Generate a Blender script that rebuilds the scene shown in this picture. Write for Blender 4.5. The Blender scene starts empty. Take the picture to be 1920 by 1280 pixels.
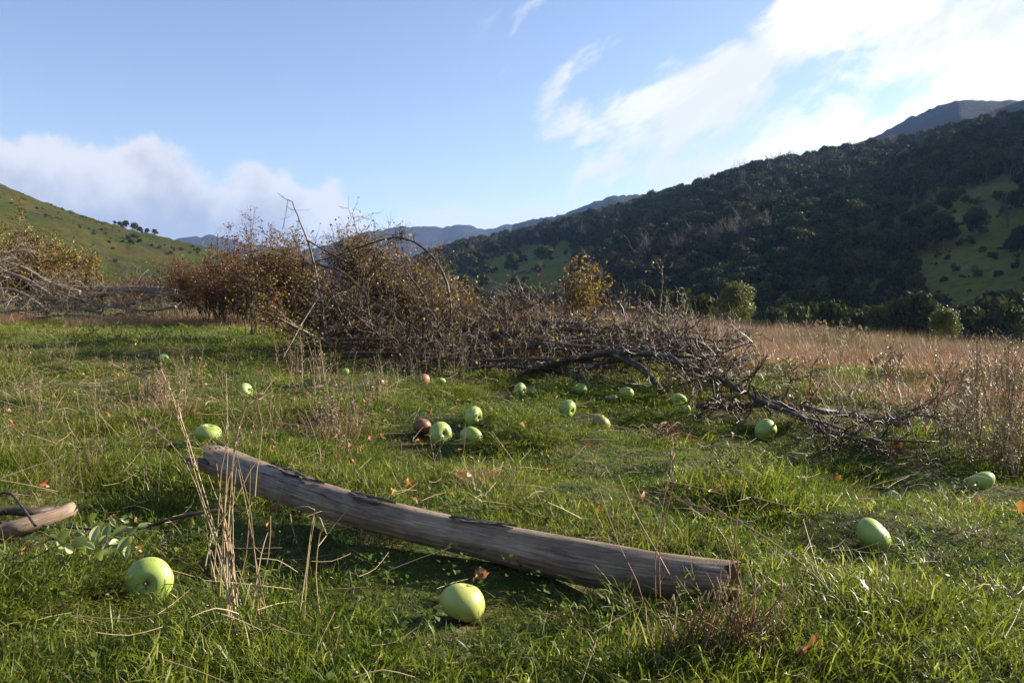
import bpy, math, random
import numpy as np
from math import radians, sin, cos, pi, tan, atan2, sqrt, exp
from mathutils import Vector, Matrix, Euler

# ------------------------------------------------------------------ camera, world, sun, exposure
scene = bpy.context.scene
COL = scene.collection
CAM_Z, LENS, PITCH = 0.5, 28.0, 3.07
F = 1920 * LENS / 36.0
cam_d = bpy.data.cameras.new('camera'); cam = bpy.data.objects.new('camera', cam_d); COL.objects.link(cam)
cam_d.lens = LENS; cam_d.sensor_width = 36; cam_d.clip_start = 0.02; cam_d.clip_end = 20000
cam.location = (0, 0, CAM_Z); cam.rotation_euler = (radians(90 - PITCH), 0, 0)
scene.camera = cam

SUN_AZ, SUN_EL = 68.0, 21.0            # degrees clockwise from the view direction (+Y), above the horizon
sun_vec = Vector((sin(radians(SUN_AZ)) * cos(radians(SUN_EL)), cos(radians(SUN_AZ)) * cos(radians(SUN_EL)), sin(radians(SUN_EL))))
sl = bpy.data.lights.new('sun', 'SUN'); sl.energy = 5.0; sl.angle = radians(0.5); sl.color = (1.0, 0.92, 0.77)
so = bpy.data.objects.new('sun', sl); COL.objects.link(so); so.rotation_euler = sun_vec.to_track_quat('Z', 'Y').to_euler()

scene.view_settings.view_transform = 'Standard'; scene.view_settings.look = 'None'
scene.view_settings.exposure = 1.8; scene.view_settings.gamma = 1.0; scene.view_settings.use_curve_mapping = False
scene.render.engine = 'CYCLES'
scene.cycles.max_bounces = 6; scene.cycles.diffuse_bounces = 2; scene.cycles.glossy_bounces = 2
scene.cycles.transmission_bounces = 3; scene.cycles.transparent_max_bounces = 4; scene.cycles.volume_bounces = 0
scene.cycles.use_denoising = True

class NT:
    """small helper round a node tree"""
    def __init__(s, tree): s.t = tree; s.n = tree.nodes; s.l = tree.links; s.n.clear()
    def node(s, kind, **kw):
        nd = s.n.new(kind)
        for k, v in kw.items():
            if k.startswith('i_'):
                key = k[2:]; key = int(key) if key.isdigit() else key.replace('_', ' ')
                s.put(nd.inputs[key], v)
            else: setattr(nd, k, v)
        return nd
    def put(s, sock, v):
        if hasattr(v, 'is_output'): s.l.new(v, sock)
        else: sock.default_value = v
    def m(s, op, a, b=0.0, c=0.0, clamp=False):
        nd = s.n.new('ShaderNodeMath'); nd.operation = op; nd.use_clamp = clamp
        s.put(nd.inputs[0], a); s.put(nd.inputs[1], b)
        if op in ('MULTIPLY_ADD', 'WRAP'): s.put(nd.inputs[2], c)
        return nd.outputs[0]
    def vm(s, op, a, b=(0, 0, 0), out=0):
        nd = s.n.new('ShaderNodeVectorMath'); nd.operation = op
        s.put(nd.inputs[0], a)
        if op == 'SCALE': s.put(nd.inputs[3], b)
        else: s.put(nd.inputs[1], b)
        return nd.outputs[out]
    def step(s, x, a, b):
        nd = s.n.new('ShaderNodeMapRange'); nd.interpolation_type = 'SMOOTHSTEP'
        s.put(nd.inputs[0], x); s.put(nd.inputs[1], a); s.put(nd.inputs[2], b)
        nd.inputs[3].default_value = 0; nd.inputs[4].default_value = 1
        return nd.outputs[0]
    def mix(s, f, a, b, mode='MIX'):
        nd = s.n.new('ShaderNodeMix'); nd.data_type = 'RGBA'; nd.blend_type = mode
        s.put(nd.inputs[0], f)
        s.put(nd.inputs[6], a if hasattr(a, 'is_output') else (*a, 1)); s.put(nd.inputs[7], b if hasattr(b, 'is_output') else (*b, 1))
        return nd.outputs[2]
    def noise(s, vec, scale, detail=4, rough=0.55, dist=0.0, out=0):
        nd = s.n.new('ShaderNodeTexNoise'); s.put(nd.inputs['Vector'], vec); nd.inputs['Scale'].default_value = scale
        nd.inputs['Detail'].default_value = detail; nd.inputs['Roughness'].default_value = rough; nd.inputs['Distortion'].default_value = dist
        return nd.outputs[out]
    def ramp(s, f, stops):
        nd = s.n.new('ShaderNodeValToRGB'); s.put(nd.inputs[0], f); cr = nd.color_ramp
        while len(cr.elements) < len(stops): cr.elements.new(0.5)
        for e, (p, c) in zip(cr.elements, stops): e.position = p; e.color = (*c, 1)
        return nd.outputs[0]

def build_world():
    w = bpy.data.worlds.new('World'); scene.world = w; w.use_nodes = True
    k = NT(w.node_tree)
    sky = k.node('ShaderNodeTexSky', sky_type='NISHITA', sun_disc=False, sun_elevation=radians(SUN_EL), sun_rotation=radians(SUN_AZ),
                 altitude=100, air_density=1.0, dust_density=0.7, ozone_density=1.0)
    d = k.node('ShaderNodeTexCoord').outputs['Generated']
    xyz = k.node('ShaderNodeSeparateXYZ', i_0=d)
    az = k.m('MULTIPLY', k.m('ARCTAN2', xyz.outputs[0], xyz.outputs[1]), 180 / pi)
    el = k.m('MULTIPLY', k.m('ARCSINE', xyz.outputs[2]), 180 / pi)
    # thin bright cloud streaming up to the right, thickening towards the sun
    st = Vector((cos(radians(22)), -sin(radians(22)), 0)) * 0.86 + Vector((0, 0, 0.51)); st.normalize()
    al = k.vm('DOT_PRODUCT', d, st, out=1)
    vec = k.vm('SUBTRACT', k.vm('SCALE', d, 1.0), k.vm('SCALE', tuple(st), k.m('MULTIPLY', al, 0.58)))
    n1 = k.noise(vec, 10.5, 12, 0.62, 0.25)
    n2 = k.noise(vec, 3.2, 4, 0.5, 0.3)
    # distance across the frame towards the sun: lower-right is solid, upper-left is clear
    bias = k.m('MULTIPLY', k.m('ADD', k.m('SUBTRACT', az, el), 4.0), 0.024)
    bias = k.m('MINIMUM', bias, 0.26)
    # out of view past the sun the bank is thinned to cut ambient light
    far = k.step(az, 62.0, 115.0)
    bias = k.m('SUBTRACT', bias, k.m('MULTIPLY', far, 0.62))
    dens = k.m('ADD', k.m('ADD', k.m('MULTIPLY', k.m('SUBTRACT', n1, 0.5), 3.0), k.m('MULTIPLY', k.m('SUBTRACT', n2, 0.5), 1.9)), bias)
    c1 = k.step(dens, -0.04, 0.30)
    c1 = k.m('MULTIPLY', c1, k.step(az, -8.0, 6.0))
    # low cumulus bank on the left
    m1 = k.noise(d, 12.0, 9, 0.55, 0.1)
    m2 = k.noise(d, 2.6, 2, 0.5)
    top = k.m('SUBTRACT', k.m('SUBTRACT', 9.9, k.m('MULTIPLY', k.step(az, -23.5, -20.0), 1.5)), k.m('MULTIPLY', k.step(az, -13.0, -6.5), 7.0))
    edge = k.m('SUBTRACT', k.m('ADD', top, k.m('ADD', k.m('MULTIPLY', k.m('SUBTRACT', m1, 0.5), 7.5), k.m('MULTIPLY', k.m('SUBTRACT', m2, 0.5), 1.5))), el)
    c2 = k.m('MULTIPLY', k.step(edge, -0.2, 0.65), k.m('SUBTRACT', 1.0, k.step(az, -9.0, 2.0)))
    c2 = k.m('MULTIPLY', c2, k.m('MULTIPLY_ADD', k.step(el, 0.0, 4.0), 0.15, 0.85))
    c2 = k.m('MULTIPLY', c2, k.m('MAXIMUM', k.step(az, -75.0, -50.0), k.step(m2, 0.48, 0.62)))  # beyond the left frame edge the bank is broken up to weaken fill light
    grey = k.step(k.m('ADD', edge, k.m('MULTIPLY', k.m('SUBTRACT', k.noise(d, 10.0, 6, 0.55, 0.3), 0.5), 11.0)), 0.2, 5.5)
    col2 = k.mix(grey, (0.245, 0.244, 0.250), (0.125, 0.131, 0.152))
    # thin low white line of cloud above the far ridges, and the blown-out white towards the sun
    glow = k.step(k.m('ADD', az, k.m('MULTIPLY', n2, 18.0)), 8.0, 36.0)
    glow = k.m('MULTIPLY', glow, k.m('SUBTRACT', 1.0, k.m('MULTIPLY', k.step(az, 75.0, 130.0), 0.8)))  # unseen cloud past the sun is dimmed too, for less ambient light
    col1 = k.mix(glow, (0.25, 0.26, 0.275), k.mix(k.step(k.noise(vec, 14.0, 8, 0.6, 0.3), 0.40, 0.60), (0.265, 0.272, 0.285), (0.37, 0.365, 0.355)))
    low = k.m('MULTIPLY', k.m('SUBTRACT', 1.0, k.step(k.m('ADD', el, k.m('MULTIPLY', k.m('SUBTRACT', m1, 0.5), 3.5)), 5.6, 6.8)), k.step(az, -10.0, -4.0))
    low = k.m('MULTIPLY', low, k.m('SUBTRACT', 1.0, far))
    skyc = k.mix(1.0, sky.outputs[0], (0.0545, 0.0535, 0.0595), 'MULTIPLY')
    c = k.mix(c2, skyc, col2)
    c = k.mix(k.m('MAXIMUM', c1, k.m('MULTIPLY', low, 0.85)), c, col1)
    # below the horizon nothing but dull ground light
    c = k.mix(k.step(el, -0.5, -3.0), c, (0.025, 0.028, 0.022))
    # the sky texture's strength (0.1 and a little) is carried by the multiply above; clouds are absolute
    bg = k.node('ShaderNodeBackground', i_Color=c, i_Strength=1.0)
    out = k.node('ShaderNodeOutputWorld'); k.l.new(bg.outputs[0], out.inputs[0])
build_world()

# ------------------------------------------------------------------ helpers
rng = np.random.default_rng(7)
random.seed(7)

def tag(o, label=None, cat=None, group=None, kind=None):
    if label: o['label'] = label
    if cat: o['category'] = cat
    if group: o['group'] = group
    if kind: o['kind'] = kind
    return o

def empty(name, loc=(0, 0, 0), rz=0.0):
    o = bpy.data.objects.new(name, None); COL.objects.link(o); o.location = loc; o.rotation_euler = (0, 0, rz)
    o.empty_display_size = 0.1
    return o

def link(name, mesh, mats, parent=None):
    o = bpy.data.objects.new(name, mesh); COL.objects.link(o)
    if mesh is not None and not mesh.materials:
        for m in (mats if isinstance(mats, (list, tuple)) else [mats]): mesh.materials.append(m)
    if parent is not None: o.parent = parent
    return o

class MB:
    """collects triangles with a per-vertex tint and uv-like coordinates"""
    def __init__(s): s.v = []; s.f = []; s.t = []; s.u = []; s.mi = []; s.n = 0
    def add(s, v, f, tint=0.5, uv=None, mi=0):
        v = np.asarray(v, float).reshape(-1, 3); f = np.asarray(f, int).reshape(-1, 3)
        s.v.append(v); s.f.append(f + s.n); s.n += len(v)
        s.t.append(np.broadcast_to(np.asarray(tint, float), (len(v),)))
        s.u.append(np.zeros((len(v), 2)) if uv is None else np.asarray(uv, float))
        s.mi.append(np.full(len(f), mi, int))
    def mesh(s, name, smooth=True, origin=None):
        me = bpy.data.meshes.new(name)
        v = np.concatenate(s.v); f = np.concatenate(s.f); t = np.concatenate(s.t); u = np.concatenate(s.u); mi = np.concatenate(s.mi)
        if origin is not None: v = v - np.asarray(origin)
        me.vertices.add(len(v)); me.vertices.foreach_set('co', v.astype(np.float32).ravel())
        me.loops.add(len(f) * 3); me.loops.foreach_set('vertex_index', f.astype(np.int32).ravel())
        me.polygons.add(len(f)); me.polygons.foreach_set('loop_start', np.arange(0, len(f) * 3, 3, dtype=np.int32))
        me.polygons.foreach_set('loop_total', np.full(len(f), 3, np.int32))
        me.polygons.foreach_set('use_smooth', np.full(len(f), smooth, bool))
        me.polygons.foreach_set('material_index', mi.astype(np.int32))
        a = me.attributes.new('tint', 'FLOAT', 'POINT'); a.data.foreach_set('value', t.astype(np.float32))
        a = me.attributes.new('along', 'FLOAT_VECTOR', 'POINT')
        a.data.foreach_set('vector', np.column_stack([u, t]).astype(np.float32).ravel())
        me.update(calc_edges=True)
        return me

def lat(ix, iy, seed):
    h = (ix.astype(np.int64) * 374761393 + iy.astype(np.int64) * 668265263 + seed * 974634777) & 0xffffffff
    h = ((h ^ (h >> 13)) * 1274126177) & 0xffffffff
    return ((h ^ (h >> 16)) & 0xffff) / 65535.0
def vnoise(x, y, seed=0):
    x = np.asarray(x, float); y = np.asarray(y, float)
    ix = np.floor(x); iy = np.floor(y); fx = x - ix; fy = y - iy
    fx = fx * fx * (3 - 2 * fx); fy = fy * fy * (3 - 2 * fy)
    a = lat(ix, iy, seed); b = lat(ix + 1, iy, seed); c = lat(ix, iy + 1, seed); d = lat(ix + 1, iy + 1, seed)
    return (a * (1 - fx) + b * fx) * (1 - fy) + (c * (1 - fx) + d * fx) * fy
def fbm(x, y, seed=0, o=3):
    s = 0; a = 1; t = 0
    for i in range(o): s = s + a * vnoise(np.asarray(x) * 2 ** i + 13.7 * i, np.asarray(y) * 2 ** i - 7.1 * i, seed + i); t += a; a *= 0.5
    return s / t
def ss(x, a, b):
    t = np.clip((np.asarray(x, float) - a) / (b - a), 0, 1); return t * t * (3 - 2 * t)

CP, SP = cos(radians(PITCH)), sin(radians(PITCH))
def ray(px, py):
    x = (px - 960) / F; u = -(py - 640) / F
    return np.array([x, CP + u * SP, -SP + u * CP])
def P(px, py, d):
    """the place d metres ahead that is seen at this point of the photograph"""
    r = ray(px, py); return np.array([r[0] * d / r[1], d, CAM_Z + r[2] * d / r[1]])
def project(x, y, z):
    z = z - CAM_Z; f = y * CP - z * SP; u = y * SP + z * CP
    return 960 + F * x / f, 640 - F * u / f

def H(x, y):
    """height of the ground"""
    x = np.asarray(x, float); y = np.asarray(y, float)
    r = np.sqrt(x * x + y * y); az = np.degrees(np.arctan2(x, y))
    R = ss(az, -12, 16) * (1 - ss(az, 100, 150))
    z = -0.075 * np.clip(x - 1.5, 0, 9) * ss(y, 2, 9)
    z = z - R * (6.5 * (1 - np.exp(-np.clip(r - 12.5, 0, None) / 55)) + 9 * ss(r, 110, 220))
    z = z - (1 - R) * 3.5 * ss(r, 26, 90)
    near = 1 - ss(r, 18, 40)
    b = (fbm(x * 1.3, y * 1.3, 3, 2) - 0.5) * 0.11 + (fbm(x * 3.6, y * 3.6, 11, 2) - 0.5) * 0.11
    calm = ss(r, 0.8, 2.0) * 0.65 + 0.35
    z = z + b * near * calm + (fbm(x / 9, y / 9, 5, 2) - 0.5) * 1.0 * ss(r, 20, 60)
    return z
def h1(x, y): return float(H(np.array([x]), np.array([y]))[0])
def hit(px, py, lift=0.0):
    """where the sight line through a point of the photograph meets the ground (raised by lift)"""
    r = ray(px, py); d = 0.7 * 1.0015 ** np.arange(2600); x, y, z = r[0] * d, r[1] * d, CAM_Z + r[2] * d
    i = int(np.argmax(z < H(x, y) + lift)); return np.array([x[i], y[i], z[i]])

# ------------------------------------------------------------------ materials
def mat(name):
    m = bpy.data.materials.new(name); m.use_nodes = True; return m, NT(m.node_tree)
def finish(k, bsdf, vol=None):
    o = k.node('ShaderNodeOutputMaterial')
    if bsdf is not None: k.l.new(bsdf, o.inputs[0])
    if vol is not None: k.l.new(vol, o.inputs[1])
def attr(k, name='tint', out='Fac'): return k.node('ShaderNodeAttribute', attribute_name=name).outputs[out]

def leaf_mat(name, stops, trans=0.35, rough=0.45, spec=0.35, inst=0.35, patch=None, tcol=(1.0, 1.05, 0.55)):
    """thin leaves, blades: tint attribute + a random value per copy pick the colour"""
    m, k = mat(name)
    t = attr(k)
    rnd = k.node('ShaderNodeObjectInfo').outputs['Random']
    f = k.m('ADD', k.m('MULTIPLY', t, 1 - inst), k.m('MULTIPLY', rnd, inst), clamp=True)
    c = k.ramp(f, stops)
    if patch:
        g = k.node('ShaderNodeNewGeometry').outputs['Position']
        c = k.mix(k.m('MULTIPLY', k.step(k.noise(g, patch[0], 3, 0.55), 0.44, 0.66), patch[2]), c, patch[1])
    b = k.node('ShaderNodeBsdfPrincipled', i_Base_Color=c, i_Roughness=rough); b.inputs['Specular IOR Level'].default_value = spec
    tr = k.node('ShaderNodeBsdfTranslucent', i_Color=k.mix(1.0, c, tcol, 'MULTIPLY'))
    mx = k.node('ShaderNodeMixShader'); mx.inputs[0].default_value = trans
    k.l.new(b.outputs[0], mx.inputs[1]); k.l.new(tr.outputs[0], mx.inputs[2])
    finish(k, mx.outputs[0]); return m

M = {}
M['grass'] = leaf_mat('grass_blades', [(0.0, (0.030, 0.050, 0.005)), (0.35, (0.088, 0.125, 0.011)), (0.66, (0.175, 0.208, 0.027)), (0.80, (0.30, 0.28, 0.08)), (1.0, (0.46, 0.38, 0.19))],
                      trans=0.52, rough=0.42, spec=0.28, inst=0.40, patch=(0.9, (0.180, 0.165, 0.045), 0.32))
M['herb'] = leaf_mat('herb_leaves', [(0.0, (0.03, 0.06, 0.01)), (0.6, (0.07, 0.11, 0.02)), (1.0, (0.12, 0.15, 0.035))], trans=0.4, rough=0.6, spec=0.15)
M['straw'] = leaf_mat('dry_straw', [(0.0, (0.20, 0.13, 0.07)), (0.4, (0.38, 0.27, 0.15)), (0.8, (0.55, 0.43, 0.27)), (1.0, (0.68, 0.58, 0.42))], trans=0.25, rough=0.5, tcol=(1, .95, .85))
M['rust_straw'] = leaf_mat('rust_dry_grass', [(0.0, (0.16, 0.075, 0.045)), (0.5, (0.30, 0.165, 0.10)), (1.0, (0.48, 0.33, 0.20))], trans=0.3, rough=0.5, tcol=(1, .95, .85))
M['pink_straw'] = leaf_mat('pinkish_dry_grass', [(0.0, (0.075, 0.075, 0.026)), (0.3, (0.145, 0.092, 0.055)), (0.6, (0.24, 0.145, 0.10)), (1.0, (0.46, 0.33, 0.26))], trans=0.35, rough=0.5, tcol=(1, .95, .85), patch=(.45, (0.11, 0.12, 0.035), .65))
M['weed'] = leaf_mat('dead_weed_stems', [(0.0, (0.09, 0.055, 0.03)), (0.5, (0.20, 0.135, 0.08)), (1.0, (0.38, 0.27, 0.16))], trans=0.1, rough=0.55)
M['autumn'] = leaf_mat('autumn_leaves', [(0.0, (0.085, 0.035, 0.018)), (0.35, (0.17, 0.07, 0.025)), (0.6, (0.28, 0.125, 0.03)), (0.8, (0.34, 0.26, 0.05)), (1.0, (0.20, 0.24, 0.05))], trans=0.4, rough=0.45, inst=0.0)
M['gold'] = leaf_mat('yellowing_leaves', [(0.0, (0.07, 0.03, 0.012)), (0.35, (0.14, 0.065, 0.018)), (0.62, (0.22, 0.16, 0.028)), (0.85, (0.09, 0.105, 0.016)), (1.0, (0.42, 0.34, 0.12))], trans=0.45, rough=0.4, inst=0.0)
M['orange'] = leaf_mat('orange_yellow_leaves', [(0.0, (0.09, 0.035, 0.014)), (0.35, (0.17, 0.085, 0.020)), (0.65, (0.26, 0.20, 0.03)), (1.0, (0.22, 0.22, 0.035))], trans=0.5, rough=0.5, inst=0.0)
M['litter'] = leaf_mat('fallen_leaf', [(0.0, (0.12, 0.045, 0.02)), (0.5, (0.30, 0.12, 0.04)), (0.8, (0.45, 0.24, 0.10)), (1.0, (0.60, 0.48, 0.22))], trans=0.3, rough=0.5, inst=0.5)
M['sage'] = leaf_mat('dull_green_leaves', [(0.0, (0.09, 0.13, 0.035)), (0.6, (0.20, 0.24, 0.08)), (1.0, (0.42, 0.44, 0.22))], trans=0.3, rough=0.35, spec=0.5, inst=0)
M['eucalypt'] = leaf_mat('eucalypt_foliage', [(0.0, (0.009, 0.017, 0.006)), (0.4, (0.020, 0.034, 0.009)), (0.7, (0.045, 0.056, 0.013)), (1.0, (0.115, 0.105, 0.028))], trans=0.12, rough=0.75, spec=0.08, inst=0.5)
M['olive_gum'] = leaf_mat('olive_brown_foliage', [(0.0, (0.030, 0.030, 0.012)), (0.6, (0.045, 0.040, 0.016)), (1.0, (0.09, 0.072, 0.03))], trans=0.12, rough=0.75, spec=0.08, inst=0.5)
M['willow'] = leaf_mat('yellow_green_foliage', [(0.0, (0.045, 0.052, 0.007)), (0.6, (0.095, 0.100, 0.013)), (1.0, (0.17, 0.155, 0.022))], trans=0.35, rough=0.5, spec=0.3, inst=0.3)
M['scrub'] = leaf_mat('olive_scrub', [(0.0, (0.018, 0.026, 0.009)), (0.6, (0.042, 0.048, 0.014)), (1.0, (0.085, 0.075, 0.028))], trans=0.2, rough=0.75, spec=0.05, inst=0.5)

def bark_mat(name, dark, mid, pale, scale=60, lichen=0.0, rough=0.8, bump=0.5, spec=0.3):
    m, k = mat(name)
    g = k.node('ShaderNodeTexCoord').outputs['Object']
    a = k.node('ShaderNodeAttribute', attribute_name='along').outputs['Vector']
    sc = k.node('ShaderNodeMapping', i_Vector=a); sc.inputs['Scale'].default_value = (1.0, 6.0, 0.0)
    n = k.noise(sc.outputs[0], 3.0, 5, 0.65, 0.6); n2 = k.noise(g, scale, 4, 0.6)
    c = k.ramp(k.m('ADD', k.m('MULTIPLY', n, 0.45), k.m('MULTIPLY', n2, 0.55)), [(0.30, dark), (0.5, mid), (0.68, pale)])
    if lichen: c = k.mix(k.m('MULTIPLY', k.step(k.noise(g, 14, 4, 0.6), 0.56, 0.66), lichen), c, (0.27, 0.28, 0.20))
    b = k.node('ShaderNodeBsdfPrincipled', i_Base_Color=c, i_Roughness=rough); b.inputs['Specular IOR Level'].default_value = spec
    bp = k.node('ShaderNodeBump', i_Height=n2, i_Strength=bump, i_Distance=0.003); k.l.new(bp.outputs[0], b.inputs['Normal'])
    finish(k, b.outputs[0]); return m
M['apple_bark'] = bark_mat('apple_tree_bark', (0.018, 0.012, 0.008), (0.052, 0.037, 0.025), (0.14, 0.105, 0.075), 45, 0.45, rough=0.55, spec=0.35)
M['twig'] = bark_mat('twig_bark', (0.020, 0.010, 0.006), (0.052, 0.029, 0.017), (0.14, 0.088, 0.052), 25, 0.15, rough=0.5, spec=0.3)
M['pale_bark'] = bark_mat('weathered_pale_branch', (0.07, 0.050, 0.036), (0.18, 0.135, 0.10), (0.34, 0.27, 0.21), 25, 0.0)
M['dead_wood'] = bark_mat('dead_grey_tree', (0.045, 0.037, 0.030), (0.09, 0.076, 0.062), (0.16, 0.138, 0.115), 2, 0.0)
M['trunk'] = bark_mat('eucalypt_trunk', (0.06, 0.05, 0.04), (0.13, 0.11, 0.09), (0.25, 0.22, 0.19), 2, 0.0)
M['flake'] = bark_mat('loose_dark_bark', (0.016, 0.013, 0.010), (0.050, 0.039, 0.030), (0.15, 0.12, 0.095), 120, 0.0, bump=1.0)

def log_mat(name, warm=0.0):
    m, k = mat(name)
    a = k.node('ShaderNodeAttribute', attribute_name='along').outputs['Vector']    # x: metres along, y: turn 0..1
    def stretched(sx, sy, scale, det, rough, dist=0.0):
        mp = k.node('ShaderNodeMapping', i_Vector=a); mp.inputs['Scale'].default_value = (sx, sy, 0.0)
        return k.noise(mp.outputs[0], scale, det, rough, dist)
    fine = stretched(4.5, 24, 3.0, 8, 0.70, 0.9)
    broad = stretched(1.0, 5, 2.0, 4, 0.55, 0.6)
    crack = stretched(2.0, 16, 1.6, 4, 0.6, 1.2)
    g = k.node('ShaderNodeTexCoord').outputs['Object']
    spots = k.noise(g, 70, 3, 0.6)
    c = k.ramp(k.m('ADD', k.m('MULTIPLY', fine, .6), k.m('MULTIPLY', k.noise(g, 9, 5, .6, .5), .4)), [(0.34, (0.032, 0.022, 0.014)), (0.44, (0.12, 0.088, 0.060)), (0.53, (0.26, 0.19, 0.13)), (0.66, (0.44, 0.345, 0.25))])
    c = k.mix(k.m('MULTIPLY', k.step(broad, 0.42, 0.62), 0.6), c, (0.17 + 0.10 * warm, 0.105 + 0.02 * warm, 0.060))
    c = k.mix(k.m('MULTIPLY', k.step(broad, 0.64, 0.74), 0.6), c, (0.34, 0.14, 0.085))
    c = k.mix(k.m('MULTIPLY', k.step(crack, 0.62, 0.66), 0.85), c, (0.03, 0.022, 0.018))
    c = k.mix(k.m('MULTIPLY', k.step(spots, 0.62, 0.70), 0.5), c, (0.06, 0.05, 0.04))
    b = k.node('ShaderNodeBsdfPrincipled', i_Base_Color=c, i_Roughness=0.55); b.inputs['Specular IOR Level'].default_value = 0.35
    hgt = k.m('SUBTRACT', k.m('MULTIPLY', fine, 0.6), k.m('MULTIPLY', k.step(crack, 0.62, 0.70), 0.8))
    bp = k.node('ShaderNodeBump', i_Height=hgt, i_Strength=0.9, i_Distance=0.005); k.l.new(bp.outputs[0], b.inputs['Normal'])
    finish(k, b.outputs[0]); return m
M['log'] = log_mat('weathered_bare_log'); M['log_warm'] = log_mat('reddish_bare_log', 1.0)

def wood_end():
    m, k = mat('broken_wood_end')
    g = k.node('ShaderNodeTexCoord').outputs['Object']
    n = k.noise(g, 55, 5, 0.7, 0.5)
    c = k.ramp(n, [(0.3, (0.045, 0.030, 0.015)), (0.5, (0.13, 0.090, 0.048)), (0.7, (0.25, 0.18, 0.10))])
    b = k.node('ShaderNodeBsdfPrincipled', i_Base_Color=c, i_Roughness=0.85)
    bp = k.node('ShaderNodeBump', i_Height=n, i_Strength=0.8, i_Distance=0.006); k.l.new(bp.outputs[0], b.inputs['Normal'])
    finish(k, b.outputs[0]); return m
M['wood_end'] = wood_end()

def apple_mat(name, base, mottled, blush=None, blush_amt=0.0, rough=0.42, rot=0.0):
    m, k = mat(name)
    g = k.node('ShaderNodeTexCoord').outputs['Object']
    n = k.noise(g, 22, 4, 0.6); fine = k.noise(g, 170, 2, 0.5)
    c = k.mix(k.step(n, 0.35, 0.7), base, mottled)
    pits = k.node('ShaderNodeTexVoronoi', i_Vector=g, i_Scale=150.0)
    c = k.mix(k.m('MULTIPLY', k.m('SUBTRACT', 1.0, k.step(pits.outputs['Distance'], 0.05, 0.16)), 0.35), c, (0.45, 0.50, 0.25))
    z = k.node('ShaderNodeSeparateXYZ', i_0=g)
    if blush:
        bl = k.step(k.m('ADD', z.outputs[0], k.m('MULTIPLY', k.m('SUBTRACT', n, 0.5), 0.03)), 0.006, 0.034)
        c = k.mix(k.m('MULTIPLY', bl, blush_amt), c, blush)
    c = k.mix(k.m('MULTIPLY', k.step(k.noise(g, 60, 3, 0.6), 0.66, 0.72), 0.55 + rot * 0.4), c, (0.13, 0.085, 0.035))
    c = k.mix(k.m('MULTIPLY', k.step(k.noise(k.vm('ADD', g, k.vm('SCALE', (1, 1, 1), k.m('MULTIPLY', k.node('ShaderNodeObjectInfo').outputs['Location'] if 0 else k.vm('LENGTH', k.node('ShaderNodeObjectInfo').outputs['Location'], out=1), 3.1))), 24, 5, 0.7, 1.0), 0.63, 0.72), 0.6), c, (0.17, 0.12, 0.045))
    if rot: c = k.mix(k.m('MULTIPLY', k.step(k.noise(g, 30, 4, 0.65), 0.35, 0.62), rot), c, (0.13, 0.055, 0.020))
    # russet around the stem
    hollow = k.step(k.vm('LENGTH', k.vm('MULTIPLY', g, (1, 1, 0)), out=1), 0.009, 0.0015)
    c = k.mix(k.m('MULTIPLY', hollow, k.m('MULTIPLY', k.step(z.outputs[2], 0.0, 0.01), 0.7)), c, (0.16, 0.12, 0.05))
    b = k.node('ShaderNodeBsdfPrincipled', i_Base_Color=c, i_Roughness=rough); b.inputs['Specular IOR Level'].default_value = 0.45
    b.inputs['Subsurface Weight'].default_value = 0.12; b.inputs['Subsurface Radius'].default_value = (0.012, 0.012, 0.004); b.inputs['Subsurface Scale'].default_value = 0.4
    bp = k.node('ShaderNodeBump', i_Height=k.m('ADD', n, k.m('MULTIPLY', fine, 0.25)), i_Strength=0.12, i_Distance=0.002); k.l.new(bp.outputs[0], b.inputs['Normal'])
    finish(k, b.outputs[0]); return m
M['apple'] = apple_mat('green_apple_skin', (0.25, 0.33, 0.060), (0.33, 0.39, 0.10))
M['apple_blush'] = apple_mat('blushed_apple_skin', (0.30, 0.335, 0.07), (0.36, 0.38, 0.10), (0.50, 0.21, 0.12), 0.5)
M['apple_yellow'] = apple_mat('yellowed_apple_skin', (0.30, 0.32, 0.06), (0.36, 0.30, 0.08), (0.36, 0.20, 0.07), 0.4, rot=0.25)
M['apple_red'] = apple_mat('reddened_apple_skin', (0.24, 0.26, 0.06), (0.30, 0.22, 0.07), (0.42, 0.12, 0.07), 0.85, rot=0.2)
M['apple_rot'] = apple_mat('rotten_apple_skin', (0.22, 0.10, 0.035), (0.17, 0.07, 0.025), rough=0.4, rot=0.7)
M['apple_pale'] = apple_mat('pale_apple_skin', (0.42, 0.48, 0.20), (0.50, 0.54, 0.28))
def plain(name, c, rough=0.7):
    m, k = mat(name)
    g = k.node('ShaderNodeTexCoord').outputs['Object']
    cc = k.mix(k.noise(g, 90, 3, 0.6), tuple(x * 0.6 for x in c), tuple(min(1, x * 1.3) for x in c))
    b = k.node('ShaderNodeBsdfPrincipled', i_Base_Color=cc, i_Roughness=rough); finish(k, b.outputs[0]); return m
M['stem'] = plain('apple_stem', (0.09, 0.055, 0.03)); M['flesh'] = plain('apple_flesh', (0.60, 0.58, 0.40), 0.5)

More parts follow.
